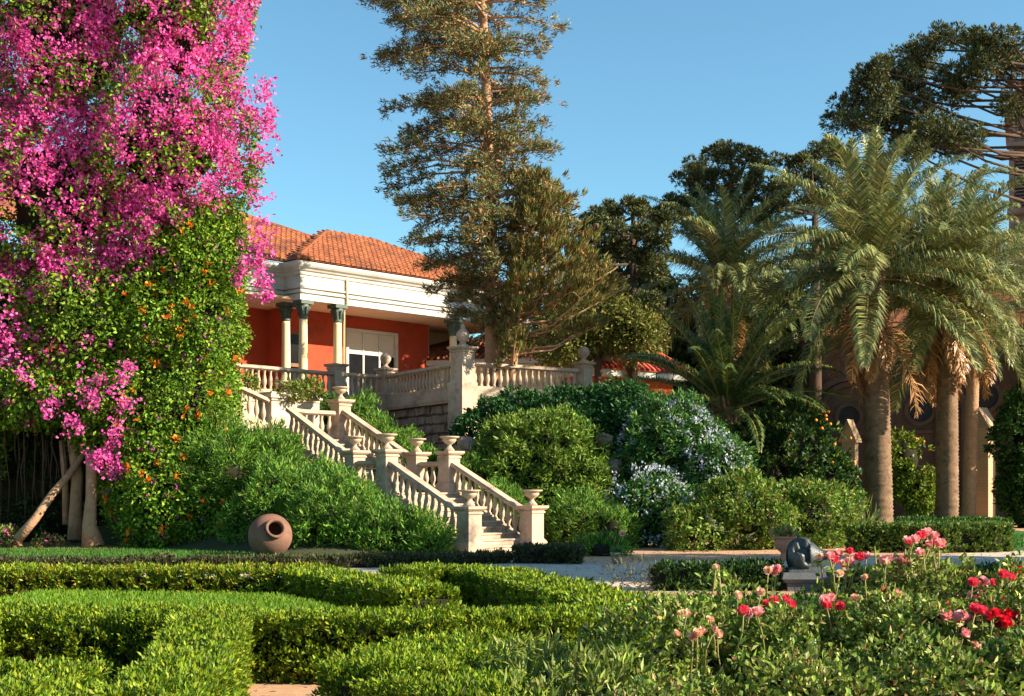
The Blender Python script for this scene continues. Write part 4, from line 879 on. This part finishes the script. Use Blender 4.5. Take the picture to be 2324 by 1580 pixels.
# ================================================================== PALMS
def frond_mesh(name, L, el, droop, n, ll, seed, cols, wts, lw=.04, vang=.5, dead=False, plume=.0):
    r_ = np.random.RandomState(seed); ns = 14; pts = []; th = el; p = np.zeros(3)
    for i in range(ns+1):
        pts.append(p.copy()); p = p+np.array([math.cos(th), 0, math.sin(th)])*L/ns; th -= droop/ns*(.4+1.2*i/ns)
    pts = np.array(pts); b = MB(); b.tube(pts, [.045*(1-.85*i/ns)+.004 for i in range(ns+1)], 4, False)
    vs = [list(v) for v in b.v]; fs = list(b.f); tint = [[.26, .22, .08] if not dead else [.3, .15, .06]]*len(vs)
    for i in range(n):
        f = .13+.87*(i+r_.rand()*.6)/n; k = min(ns-1, int(f*ns)); fr_ = f*ns-k; q = pts[k]*(1-fr_)+pts[k+1]*fr_; tg = pts[k+1]-pts[k]; tg /= np.linalg.norm(tg)
        nrm = np.cross(tg, [0, 1, 0]); nrm = nrm if nrm[2] > 0 else -nrm
        lf = ll*math.sin(math.pi*min(.97, .18+.8*f))**.6*(.85+.3*r_.rand())
        for s_ in (-1, 1):
            fw = .45+.5*f; dr = np.array([0, s_, 0])*(1-.2*f)+tg*fw+nrm*(vang+r_.normal()*(.22+plume)); dr /= np.linalg.norm(dr)
            dr2 = dr+np.array([0, 0, -.75-.6*r_.rand()]) ; dr2 /= np.linalg.norm(dr2)
            m = q+dr*lf*.5; t = m+dr2*lf*.5; wv = np.cross(dr, nrm); wv /= np.linalg.norm(wv)+1e-9; wv = wv*lw*.5
            b0 = len(vs); vs += [list(q-wv*.5), list(q+wv*.5), list(m+wv), list(m-wv), list(t)]; fs += [(b0, b0+1, b0+2, b0+3), (b0+3, b0+2, b0+4)]
            c = palette(1, cols, wts, r_, .16)[0]; tint += [list(c)]*5
    me = bpy.data.meshes.new(name); me.from_pydata(vs, [], fs); at_ = me.attributes.new('tint', 'FLOAT_COLOR', 'POINT')
    at_.data.foreach_set('color', np.concatenate([np.array(tint), np.ones((len(vs), 1))], 1).astype(np.float32).ravel()); me.materials.append(M['frond']); me.update(); return me
FG = [(.13, .17, .06), (.22, .24, .08), (.075, .115, .04), (.4, .37, .14)]
DD = [(.36, .18, .07), (.45, .26, .11), (.28, .13, .05)]
def frond_set(L, ll, cols, wts, seed, drk=1.0, lw=.045, n=70, vang=.45):
    out = []
    for i, (e, dr) in enumerate(((88, .5), (76, .9), (62, 1.2), (48, 1.5), (34, 1.7), (20, 1.8), (6, 1.7), (-10, 1.5), (-28, 1.2))):
        out.append([frond_mesh('frond', L*(1 if i > 1 else .85), R(e), dr*drk, n, ll, seed+i*2+j, cols, wts, lw, vang) for j in range(2)])
    return out
def palm(name, base, top, r0, r1, label, sets, counts, deads, seed, deadmesh=None, ring=.13, sc_=1.0, group='tall palms by the chapel', trunkmat='palmtrunk', skirt=0):
    rr = random.Random(seed); t = thing(name, base, label, 'palm', group); base, top = Vector(base), Vector(top)
    b = MB(); n = max(6, int((top-base).length/ring)); pts = []; rad = []
    for i in range(n+1):
        f = i/n; p = base.lerp(top, f)+Vector((math.sin(f*2.2)*.08, 0, 0)); r = r0+(r1-r0)*f; r = r*(1+.35*max(0, 1-f*n/5)*.3)
        for k_, q in ((-.3, 1.0), (.35, .925)):
            pts.append(p+(top-base).normalized()*ring*k_); rad.append(r*q*rr.uniform(.965, 1.02))
    pts[0].z = -.05; b.tube(pts, rad, 18); b.build('trunk', M[trunkmat], t)
    for i, cnt in enumerate(counts):
        for j in range(cnt):
            o = link('frond', rr.choice(sets[i]), t, top+Vector((rr.uniform(-.12, .12), rr.uniform(-.12, .12), .25-i*.09)))
            o.rotation_euler = (R(rr.uniform(-14, 14)), R(rr.uniform(-11, 11)), 2*math.pi*(j+rr.random()*.9)/max(1, cnt)+i*1.3); s_ = sc_*rr.uniform(.88, 1.08); o.scale = (s_,)*3
    for j in range(deads):
        o = link('dead_frond', rr.choice(deadmesh), t, top+Vector((0, 0, -.4-rr.random()*.9))+Vector((rr.uniform(-.2, .2), rr.uniform(-.3, .1), 0)))
        o.rotation_euler = (0, R(rr.uniform(-8, 8)), 2*math.pi*(j+rr.random()*.5)/deads); o.scale = (sc_*rr.uniform(.85, 1.2),)*3
    for j in range(skirt):
        f = rr.random(); o = link('dead_frond', rr.choice(deadmesh), t, top-Vector((0, 0, f*4.2))); o.rotation_euler = (0, R(8), rr.uniform(0, 6.28)); o.scale = (.28, .28, .3)
    # old leaf bases under the crown
    b = MB()
    for j in range(46):
        a = rr.uniform(0, 6.28); z = rr.uniform(-1.1, .3); q = top+Vector((math.cos(a)*r1*.95, math.sin(a)*r1*.95, z)); b.tube([q, q+Vector((math.cos(a)*.12, math.sin(a)*.12, .35))], [.07, .03], 5)
    b.build('leaf_bases', M['redbark'], t, kind='stuff')
    return t
FS = frond_set(5.7, 1.05, FG, [3, 3, 2, 2.6], 200, drk=.78, lw=.05, n=96)
DM = [frond_mesh('dead_frond', 3.6, R(-62), .6, 70, .75, 260+i, DD, [2, 2, 1], .06, .2, True, .5) for i in range(3)]
palm('palm_tree', (13.07, 45.6, 0), (12.76, 45.6, 9.4), .53, .42, 'largest palm with thick ringed trunk and full arching crown', FS, [4, 6, 8, 9, 9, 8, 7, 5, 3], 10, 301, DM)
palm('palm_tree', (16.3, 48, 0), (16.2, 48, 9.2), .45, .36, 'second palm with thick trunk standing right of the largest palm', FS, [3, 4, 6, 8, 9, 8, 7, 6, 4], 10, 302, DM, sc_=.95)
palm('palm_tree', (19.6, 55, 0), (19.8, 55, 10.6), .3, .26, 'thin palm with shaggy reddish trunk beside the brick gate pillar', FS, [2, 3, 4, 5, 6, 6, 6, 5, 4], 5, 303, DM, sc_=.85, trunkmat='redbark', skirt=16)
palm('palm_tree', (10.4, 63, 0), (10.3, 63, 12.0), .45, .4, 'distant palm rising between the araucarias left of the largest palm', FS, [3, 5, 6, 7, 8, 8, 6, 5, 3], 3, 304, DM)
palm('palm_tree', (27, 62, 0), (26.9, 62, 10.0), .4, .35, 'palm at the right edge in front of the bell tower', FS, [2, 4, 5, 6, 6, 6, 5, 4, 2], 3, 305, DM, sc_=.8)
CG = [(.04, .08, .02), (.07, .12, .025), (.15, .2, .04), (.28, .24, .06)]
CS = frond_set(4.9, .55, CG, [3, 3, 2, .8], 230, .62, .04, 90, .55)
palm('date_palm', (7.75, 46.4, 0), (7.75, 46.4, 4.6), .5, .45, 'stiff dark green date palm crouching at the end of the terrace', CS, [5, 8, 10, 11, 11, 9, 8, 7, 4], 0, 306, DM, group='low palms on the bank')

# ================================================================== CONIFERS AND ARAUCARIAS
CN = [(.09, .12, .042), (.15, .17, .06), (.22, .22, .09), (.06, .085, .032), (.38, .19, .08)]
def conifer(base, top, r0, ext, label, seed, nbr, per_m, clump, Lf, cols, wts, updir=.1, spiky=False, zlo=None):
    """ext(z) -> (left, right) reach of the boughs"""
    r_ = np.random.RandomState(seed); t = thing('conifer', base, label, 'tree', 'conifers on the terrace'); base, top = np.array(base), np.array(top)
    b = MB(); pts = [base+(top-base)*f+np.array([math.sin(f*5)*.1, 0, 0]) for f in np.linspace(0, 1, 12)]; pts[0][2] -= .2
    b.tube(pts, [r0*(1-.6*f) for f in np.linspace(0, 1, 12)], 10); b.build('trunk', M['redbark'], t)
    br = MB(); C, N = [], []
    for i in range(nbr):
        f = (i+r_.rand())/nbr; z = (zlo or base[2]+1)+(top[2]-(zlo or base[2]+1))*f; s = base+(top-base)*((z-base[2])/(top[2]-base[2]))
        az = r_.uniform(0, 2*math.pi); lf, rt = ext(z); dx, dy = math.cos(az), math.sin(az)
        ln = (rt if dx > 0 else lf)*(.62+.42*r_.rand()); 
        if abs(dx) < .5: ln = min(ln, .5*(lf+rt))*.9
        e = s+np.array([dx*ln, dy*ln, ln*updir*(1 if spiky else r_.uniform(-1.6, .9))]); m = (s+e)/2+np.array([0, 0, ln*(.08 if not spiky else -.1)])
        bp = [s, m*.5+s*.5+np.array([0, 0, .03]), m, e*.5+m*.5, e]; br.tube(bp, [.055, .045, .035, .022, .01], 5)
        k = int(ln*per_m)
        for _ in range(k):
            g = 1-.72*r_.rand()**1.3; q = s+(e-s)*g+np.array([0, 0, ln*.08*4*g*(1-g)]); lat = r_.normal(size=3)*np.array([.3, .3, .17])*(.5+.25*ln*(1.1-g))
            c_ = q+lat; C.append(c_); dd = (e-s)/max(ln, .1)*.8+lat*1.2+np.array([0, 0, .7 if spiky else .15]); N.append(dd)
            if r_.rand() < .3: br.tube([q, c_], [.014, .008], 3, False)
    br.build('branches', M['redbark'], t, kind='stuff')
    C = np.array(C); N = unit(np.array(N))
    pos, d, LL, WW, col, nrm = tufts(C, N, clump, .07 if not spiky else .05, Lf, Lf*.2 if not spiky else Lf*.16, cols, wts, seed+1, 1.0, .2 if not spiky else .5, .75 if not spiky else .4, jit=.22)
    leafmesh('foliage', pos, d, LL, WW, col, M['needle'], t, nrm=nrm, rng=r_)
    return t
def interp(tab):
    zs = [a[0] for a in tab]
    return lambda z: (float(np.interp(z, zs, [a[1] for a in tab])), float(np.interp(z, zs, [a[2] for a in tab])))
conifer((-.76, 47, TZ), (-1.05, 47, 23), .27, interp([(7, 1.4, 1.5), (8.5, 1.7, 2.2), (9.5, 2.9, 2.8), (10.6, 4.2, 3.2), (12.6, 4.0, 3.2), (14, 3.7, 2.7), (15.6, 3.6, 2.4), (17.5, 3.9, 2.2), (19.6, 4.2, 2.9), (23, 3, 2)]),
        'tall sparse conifer with bare reddish trunk rising above the terrace corner', 401, 215, 11, 18, .2, CN, [2.3, 2.6, 2, 1.6, 2.3], zlo=7.2)
conifer((-.1, 46.3, TZ), (.55, 46.3, 12.9), .16, interp([(5.8, .4, 3.8), (7, .5, 4.5), (8.2, .6, 4.0), (9.5, .6, 2.9), (11.2, .5, 2.1), (12.9, .3, .7)]),
        'younger spiky conifer with browning lower boughs right of the tall bare trunk', 402, 115, 10, 18, .26, [(.1, .12, .03), (.15, .16, .04), (.2, .19, .05), (.32, .15, .05)], [2, 2.4, 2, 1.7], updir=.36, spiky=True, zlo=5.9)
AR = [(.06, .08, .03), (.095, .115, .04), (.18, .18, .06), (.03, .045, .02), (.26, .15, .06)]
def araucaria(tu, d, ztop, pts, label, seed, r, px, br_dv=40, trunk_r=.42, hub=None):
    r_ = np.random.RandomState(seed); x = (tu-CX)/F*d; t = thing('araucaria', (x, d, 0), label, 'tree', 'araucarias behind the palms')
    b = MB(); b.tube([(x, d, -.1), (x, d, ztop*.5), (x, d, ztop)], [trunk_r, trunk_r*.8, trunk_r*.35], 10); b.build('trunk', M['darkbark'], t)
    br = MB(); C, N = [], []
    for (u, v) in pts:
        p = np.array(P(u, v, d+r_.uniform(-2.2, 2.2))); hz = p[2]-abs(p[0]-x)*.16-.3+r_.normal()*.7 if hub is None else hub+(p[2]-hub)*.35
        s = np.array([x, d, min(hz, ztop-.3)]); m = (s+p)/2-np.array([0, 0, .35]); br.tube([s, m, p], [.075, .06, .04], 5)
        for _ in range(7):
            c_ = p+np.clip(r_.normal(size=3), -1.15, 1.15)*r*np.array([.62, .75, .36]); n = 46; dd = unit(r_.normal(size=(n, 3))+np.array([0, 0, .25])); rad = r*.5
            C.append(c_+dd*rad*(.35+.65*r_.rand(n, 1)**.5)); N.append(dd); br.tube([p, c_], [.04, .02], 4, False)
    br.build('branches', M['darkbark'], t, kind='stuff')
    C, N = np.concatenate(C), np.concatenate(N)
    pos, dd, LL, WW, col, nrm = tufts(C, N, 6, .03, .19, .05, AR, [2.5, 2.5, 1.8, 2, .35], seed+1, 1.0, .25, .4)
    leafmesh('foliage', pos, dd, LL, WW, col, M['needle'], t, nrm=nrm, rng=r_)
    return t
araucaria(2362, 60, 23, [(1912,262),(1975,172),(2005,165),(1955,232),(2060,132),(2110,112),(2150,92),(2200,98),(2250,92),(2300,104),(2040,200),(2100,190),(2160,180),(2220,170),(2280,160),(2000,232),(2060,250),(2120,240),(1935,285),(1990,290),(2050,305),(2110,295),(2150,280),(2180,310),(2070,345),(2210,140),(2330,140),(2165,220),(2190,340),(2340,210),(1965,200),(2030,160),(2085,150),(2020,265),(2090,330),(2150,330),(2400,135),(2420,200),(2450,280),(2300,250)],
         'huge dark araucaria with bare radiating branches at the upper right', 411, .82, 48)
araucaria(1662, 66, 17.5, [(1580,382),(1620,352),(1660,345),(1700,350),(1740,372),(1562,405),(1610,402),(1660,395),(1710,402),(1755,425),(1590,442),(1640,440),(1700,452),(1540,470),(1765,470),(1505,482),(1560,500),(1620,490),(1730,500),(1680,490)], 'araucaria with brownish tufts left of the largest palm crown', 412, .7, 44)
araucaria(1437, 58, 14.3, [(1330,540),(1352,502),(1390,482),(1432,474),(1470,482),(1505,502),(1400,520),(1450,520),(1330,572),(1385,562),(1490,545),(1312,602),(1350,625),(1420,560),(1460,590),(1500,610),(1390,640),(1360,680),(1480,680),(1410,700),(1500,730)], 'dark araucaria with straight black trunk right of the conifers', 413, .55, 50, trunk_r=.27)
araucaria(1850, 68, 17, [(1800,372),(1840,352),(1880,347),(1912,362),(1790,412),(1850,402),(1770,440),(1900,420),(1810,470),(1860,460)], 'araucaria top showing just behind the largest palm crown', 414, .65, 43)
# broad trees behind
def broad(base, blobs, label, seed, cols, wts, group='broad trees behind the garden', dens=9, L=.4, W=.2, tr=.3, per=14, **k):
    t = shrub('broadleaf_tree', blobs, label, 'tree', cols, wts, seed, dens=dens, per=per, L=L, W=W, spread=.2, up=.1, rnd=.8, group=group, base=base, k=.55, lump=.22, ls=.8, depth=.4, gap=-.7, gs=1.0, **k)
    b = MB(); base = Vector(base); b.tube([base-up(.1), base+up(2), Vector(blobs[0][:3])], [tr*1.3, tr, tr*.5], 9)
    for q in blobs[1:]: b.tube([base+up(2), (base+up(2)+Vector(q[:3]))/2+up(.4), Vector(q[:3])], [tr*.6, tr*.45, tr*.2], 7)
    b.build('trunk', M['darkbark'], t); return t
BK = [(.035, .055, .018), (.055, .075, .02), (.08, .1, .025)]
broad((6, 74, 0), [(6, 74, 10.6, 3.8, 2.4, 4.4), (4, 74, 6.5, 3.2, 2.4, 4), (8.5, 74, 6.5, 3.2, 2.4, 5)], 'dark broad tree behind the black araucaria trunk', 421, BK, [1, 1, 1])
broad((13, 72, 0), [(13, 72, 10, 3.4, 2.4, 4), (15.5, 72, 8.5, 3.2, 2.4, 4.5), (11, 72, 5.5, 3.4, 2.4, 5)], 'dark broad tree behind the distant palm', 422, BK, [1, 1, 1])
broad((20, 76, 0), [(20, 76, 12, 3.6, 2.4, 4.2), (23, 76, 10, 3.2, 2.4, 4), (17.5, 76, 8, 3.2, 2.4, 4.6)], 'dark broad tree behind the largest palm crown', 423, BK, [1, 1, 1])
broad((3.8, 56.5, TZ), [(3.5, 56.5, 9.3, 1.9, 1.4, 1.5), (5.2, 56.5, 8.7, 1.5, 1.3, 1.3), (2.2, 56.3, 8.3, 1.4, 1.2, 1.1)], 'olive green tree over the low annex roof', 424, [(.13, .15, .03), (.18, .19, .04), (.24, .19, .05)], [2, 2, 1], dens=26, L=.22, W=.08, tr=.16)
# trees beyond the right edge whose shade falls on the path and lawn
for i, (x, y, h) in enumerate(((21, 20.6, 1.0), (22.5, 23.4, 1.1))):
    broad((x, y, 0), [(x, y, 8.2*h, 3.4, 3.3, 3.3), (x+.6, y+1.6, 6*h, 2.8, 2.4, 2.6), (x-.4, y-1.4, 5.6*h, 2.6, 2.2, 2.4), (x, y, 4.2*h, 2.2, 2.2, 1.8)],
          ['broad shade tree beyond the right border nearest the camera', 'broad shade tree beyond the right border farther along the path'][i], 431+i, [(.05, .09, .02), (.07, .11, .02)], [1, 1], group='shade trees right of the path', dens=7, back=None) if False else \
    broad((x, y, 0), [(x, y, 8.2*h, 3.4, 3.3, 3.3), (x+.6, y+1.6, 6*h, 2.8, 2.4, 2.6), (x-.4, y-1.4, 5.6*h, 2.6, 2.2, 2.4), (x, y, 4.2*h, 2.2, 2.2, 1.8)],
          ['broad shade tree beyond the right border nearest the camera', 'broad shade tree beyond the right border farther along the path'][i], 431+i, [(.05, .09, .02), (.07, .11, .02)], [1, 1], group='shade trees right of the path', dens=7)

# ================================================================== JAR, POTS, SCULPTURE, SMALL PLANTS
jc = P(613, 1216, 31.4); ax = Vector((.40, -.84, .36)).normalized(); jt = thing('clay_jar', (jc.x, jc.y, 0), 'big round weathered clay jar lying tilted on the lawn', 'jar')
b = MB(); pr = [(.02, -.52), (.2, -.5), (.36, -.42), (.48, -.26), (.535, -.05), (.53, .1), (.48, .26), (.38, .39), (.27, .455), (.215, .475), (.2, .49), (.2, .52), (.245, .535), (.255, .56), (.235, .58), (.19, .575), (.17, .52), (.17, .45), (.36, .3), (.44, .1), (.4, -.2), (.1, -.4)]
b.lathe(pr, jc, 32, axis=ax); b.build('body', M['terracotta'], jt)
b = MB(); b.tube([jc+ax*.463+(ax.orthogonal().normalized()*math.cos(a)+ax.cross(ax.orthogonal().normalized())*math.sin(a))*.25 for a in np.linspace(0, 2*math.pi, 25)], .012, 6); b.build('collar', M['terracotta'], jt)
def rock(p, s, label, seed, m='greystone', group=None):
    r_ = random.Random(seed); b = MB(); nu, nv = 9, 6; vs = []; fs = []
    for i in range(nv+1):
        for j in range(nu):
            th, ph = math.pi*i/nv, 2*math.pi*j/nu; k = 1+r_.uniform(-.18, .18); vs.append((p[0]+s[0]*k*math.sin(th)*math.cos(ph), p[1]+s[1]*k*math.sin(th)*math.sin(ph), p[2]+s[2]*k*math.cos(th)))
    for i in range(nv):
        for j in range(nu): a, c = i*nu+j, i*nu+(j+1) % nu; fs.append((a, a+nu, c+nu, c))
    b.add(vs, fs); o = b.build('rock', M[m], None, at=(p[0], p[1], 0)); tag(o, label, 'rock', group); return o
q = P(541, 1245, 34); rock((q.x, q.y, .06), (.16, .13, .1), 'small pale rock on the lawn left of the clay jar', 3, 'stone')
for i, (u, v, d_, s_, lb) in enumerate(((1372, 1000, 40, .3, 'rock jutting from the ivy beside the rounded shrub'), (1392, 1060, 39.4, .3, 'dark rock half way down the shaded gap in the bank'), (1400, 1150, 38.6, .35, 'dark rock at the bottom of the shaded gap in the bank'), (1060, 1010, 40.5, .35, 'grey rock between juniper and rounded shrub under the wall'))):
    q = P(u, v, d_); rock(tuple(q), (s_, s_*.7, s_*.8), lb, 10+i, 'rubble', 'rocks in the bank')
def potplant(t, c, n, L, W, cols, seed, spread, upw=1.2, name='foliage', m='leaf'):
    r_ = np.random.RandomState(seed); p = np.array(c)+r_.normal(size=(n, 3))*np.array([spread, spread, .03]); d = unit(r_.normal(size=(n, 3))*.6+np.array([0, 0, upw]))
    leafmesh(name, p, d, L*(.6+.6*r_.rand(n)), W, palette(n, cols, [1]*len(cols), r_), M[m], t, rng=r_)
d_ = 29.6; q = P(1780, 1270, d_); q.z = 0; t = thing('terracotta_urn', q, 'footed terracotta urn with a small plant at the edge of the path', 'urn')
b = MB(); b.lathe([(.2, 0), (.2, .05), (.1, .09), (.08, .16), (.1, .2), (.2, .27), (.235, .36), (.23, .42), (.19, .46), (.2, .5), (.27, .52), (.28, .55), (.25, .56), (.2, .5)], q, 20); b.build('body', M['terracotta2'], t)
potplant(t, q+up(.54), 150, .26, .08, [(.24, .26, .07), (.4, .24, .1), (.14, .2, .05)], 5, .09)
d_ = 28.3; q = P(1398, 1279, d_); q.z = 0; t = thing('flower_pot', q, 'small pale terracotta pot holding a rose near the stairs', 'pot')
b = MB(); b.lathe([(.075, 0), (.11, .2), (.13, .2), (.13, .25), (.11, .25), (.1, .2)], q, 14); b.build('body', M['stone'], t)
potplant(t, q+up(.25), 120, .14, .05, [(.08, .16, .04), (.12, .2, .05)], 6, .08, .8); b = MB(); b.tube([q+up(.2), q+Vector((.05, 0, .45)), q+Vector((.14, 0, .66))], .008, 5); b.build('stem', M['bark'], t)
o = link('flower', ROSE['peach'][0], t, q+Vector((.14, 0, .66))); o.scale = (1.6,)*3; o.rotation_euler = (R(60), 0, 0)
# bronze sculpture lying on its plinth
d_ = 21.0; q = P(1812, HY, d_); q.z = 0
t = thing('bronze_sculpture', (q.x, q.y, .3), 'dark bronze bulbous sculpture with carved relief and narrow neck lying on a grey plinth', 'sculpture')
c = P(1826, 1262, d_); nu, nv = 72, 56; vs = []; fs = []
axd = Vector((.93, -.28, .0)).normalized(); axd.z = .06; axd.normalize(); e1 = axd.orthogonal().normalized(); e2 = axd.cross(e1)
prof_x = np.array([-.30, -.29, -.25, -.16, -.05, .06, .15, .22, .3, .42, .55, .57]); prof_r = np.array([.0, .1, .19, .27, .295, .27, .21, .14, .085, .06, .065, .0])
for i in range(nv+1):
    xx = np.interp(i/nv, np.linspace(0, 1, len(prof_x)), prof_x); r = np.interp(i/nv, np.linspace(0, 1, len(prof_x)), prof_r)
    for j in range(nu):
        a = 2*math.pi*j/nu; base_ = np.array([[xx*9, math.cos(a)*r*9, math.sin(a)*r*9]])
        g = nz(base_, 2.3, 77)[0]; cut = -.11 if (xx < .1 and g < -.1) else (.025 if xx < .1 else 0)
        rr_ = max(.0, r+cut*min(1, r/.15)); p_ = c+axd*xx+e1*(math.cos(a)*rr_)+e2*(math.sin(a)*rr_); vs.append(tuple(p_))
for i in range(nv):
    for j in range(nu): a, e = i*nu+j, i*nu+(j+1) % nu; fs.append((a, a+nu, e+nu, e))
b = MB(); b.add(vs, fs, True); b.build('body', M['bronze'], t)
b = MB(); r_ = random.Random(5)
for i in range(14):
    p0 = c+Vector((r_.uniform(-.28, .3), r_.uniform(-.2, .15), -.22)); p1 = p0+Vector((r_.uniform(-.16, .16), r_.uniform(-.06, .06), r_.uniform(-.2, -.08))); b.tube([p0, (p0+p1)/2+Vector((r_.uniform(-.05, .05), -.03, 0)), p1], [.05, .045, .03], 7)
b.box(c.x-.3, c.x+.42, c.y-.25, c.y+.25, .3, .38, None, .05); b.build('support', M['bronze'], t)
t = thing('stone_plinth', q, 'low grey stone plinth under the bronze sculpture at the lawn', 'plinth')
b = MB(); x, y = c.x, c.y; b.box(x-.36, x+.5, y-.38, y+.38, -.05, .14); b.build('base', M['greystone'], t)
b = MB(); b.box(x-.46, x+.6, y-.46, y+.46, .2, .297, None, .03); b.box(x-.4, x+.54, y-.42, y+.42, .14, .2, None, -.04); b.build('slab', M['greystone'], t)
# small plants
fl = shrub('azalea', [(-13.9, 35.2, .25, .5, .35, .3), (-12.8, 35.3, .15, .4, .3, .2)], 'small plant with pink flowers on the mulch under the bougainvillea', 'plant', [(.1, .16, .03), (.2, .22, .04), (.6, .1, .25)], [2, 2, 1.2], 91, dens=40, per=10, L=.12, W=.06, stem=False)
for i, (u, v, h, lb) in enumerate(((1305, 1330, .2, 'leftmost small seedling at the pale path'), (1338, 1320, .26, 'tallest small seedling with round leaf clump at the pale path'), (1200, 1305, .16, 'small sprig sticking up behind the curving hedge'))):
    q = P(u, v, 19.6); q.z = 0; t = thing('seedling', q, lb, 'plant', 'seedlings beside the path')
    b = MB(); b.tube([q, q+Vector((.01, 0, h*.6)), q+Vector((.02, 0, h))], [.01, .008, .004], 5); b.build('stem', M['darkbark'], t)
    potplant(t, q+up(h*.75), 50, .1, .045, [(.03, .07, .02), (.05, .09, .02)], 20+i, .05, .5)
shrub('dry_shrub', [(1.9, 20.6, .2, .35, .3, .26)], 'sparse brown twiggy shrub left of the dark path hedge', 'shrub', [(.14, .1, .06), (.1, .09, .05), (.07, .08, .03)], [1, 1, 1], 92, dens=60, per=8, L=.11, W=.02, up=.8, stem=False)

# fallen leaves and petals on the path, the mulch and the gravel
r_ = np.random.RandomState(99)
for nm, (x0, x1, y0, y1), n, cols in (('fallen_leaves', (-2, 13, 20, 33), 1500, [(.3, .18, .06), (.2, .12, .05), (.36, .26, .08)]), ('fallen_petals', (-14, -9.5, 33.2, 36), 700, [(.6, .1, .3), (.4, .18, .12), (.34, .2, .08)]), ('fallen_leaves', (-3, 2.5, 7.5, 19), 900, [(.3, .2, .07), (.22, .24, .05)])):
    p = np.stack([r_.uniform(x0, x1, n), r_.uniform(y0, y1, n), np.full(n, .035)], 1); d = r_.normal(size=(n, 3))*np.array([1, 1, .12])
    o = leafmesh(nm, p, d, .05+.05*r_.rand(n), .035, palette(n, cols, [1]*len(cols), r_, .25), M['leaf'], None, nrm=np.tile([[0, 0, 1.]], (n, 1)), rng=r_); tag(o, kind='stuff')
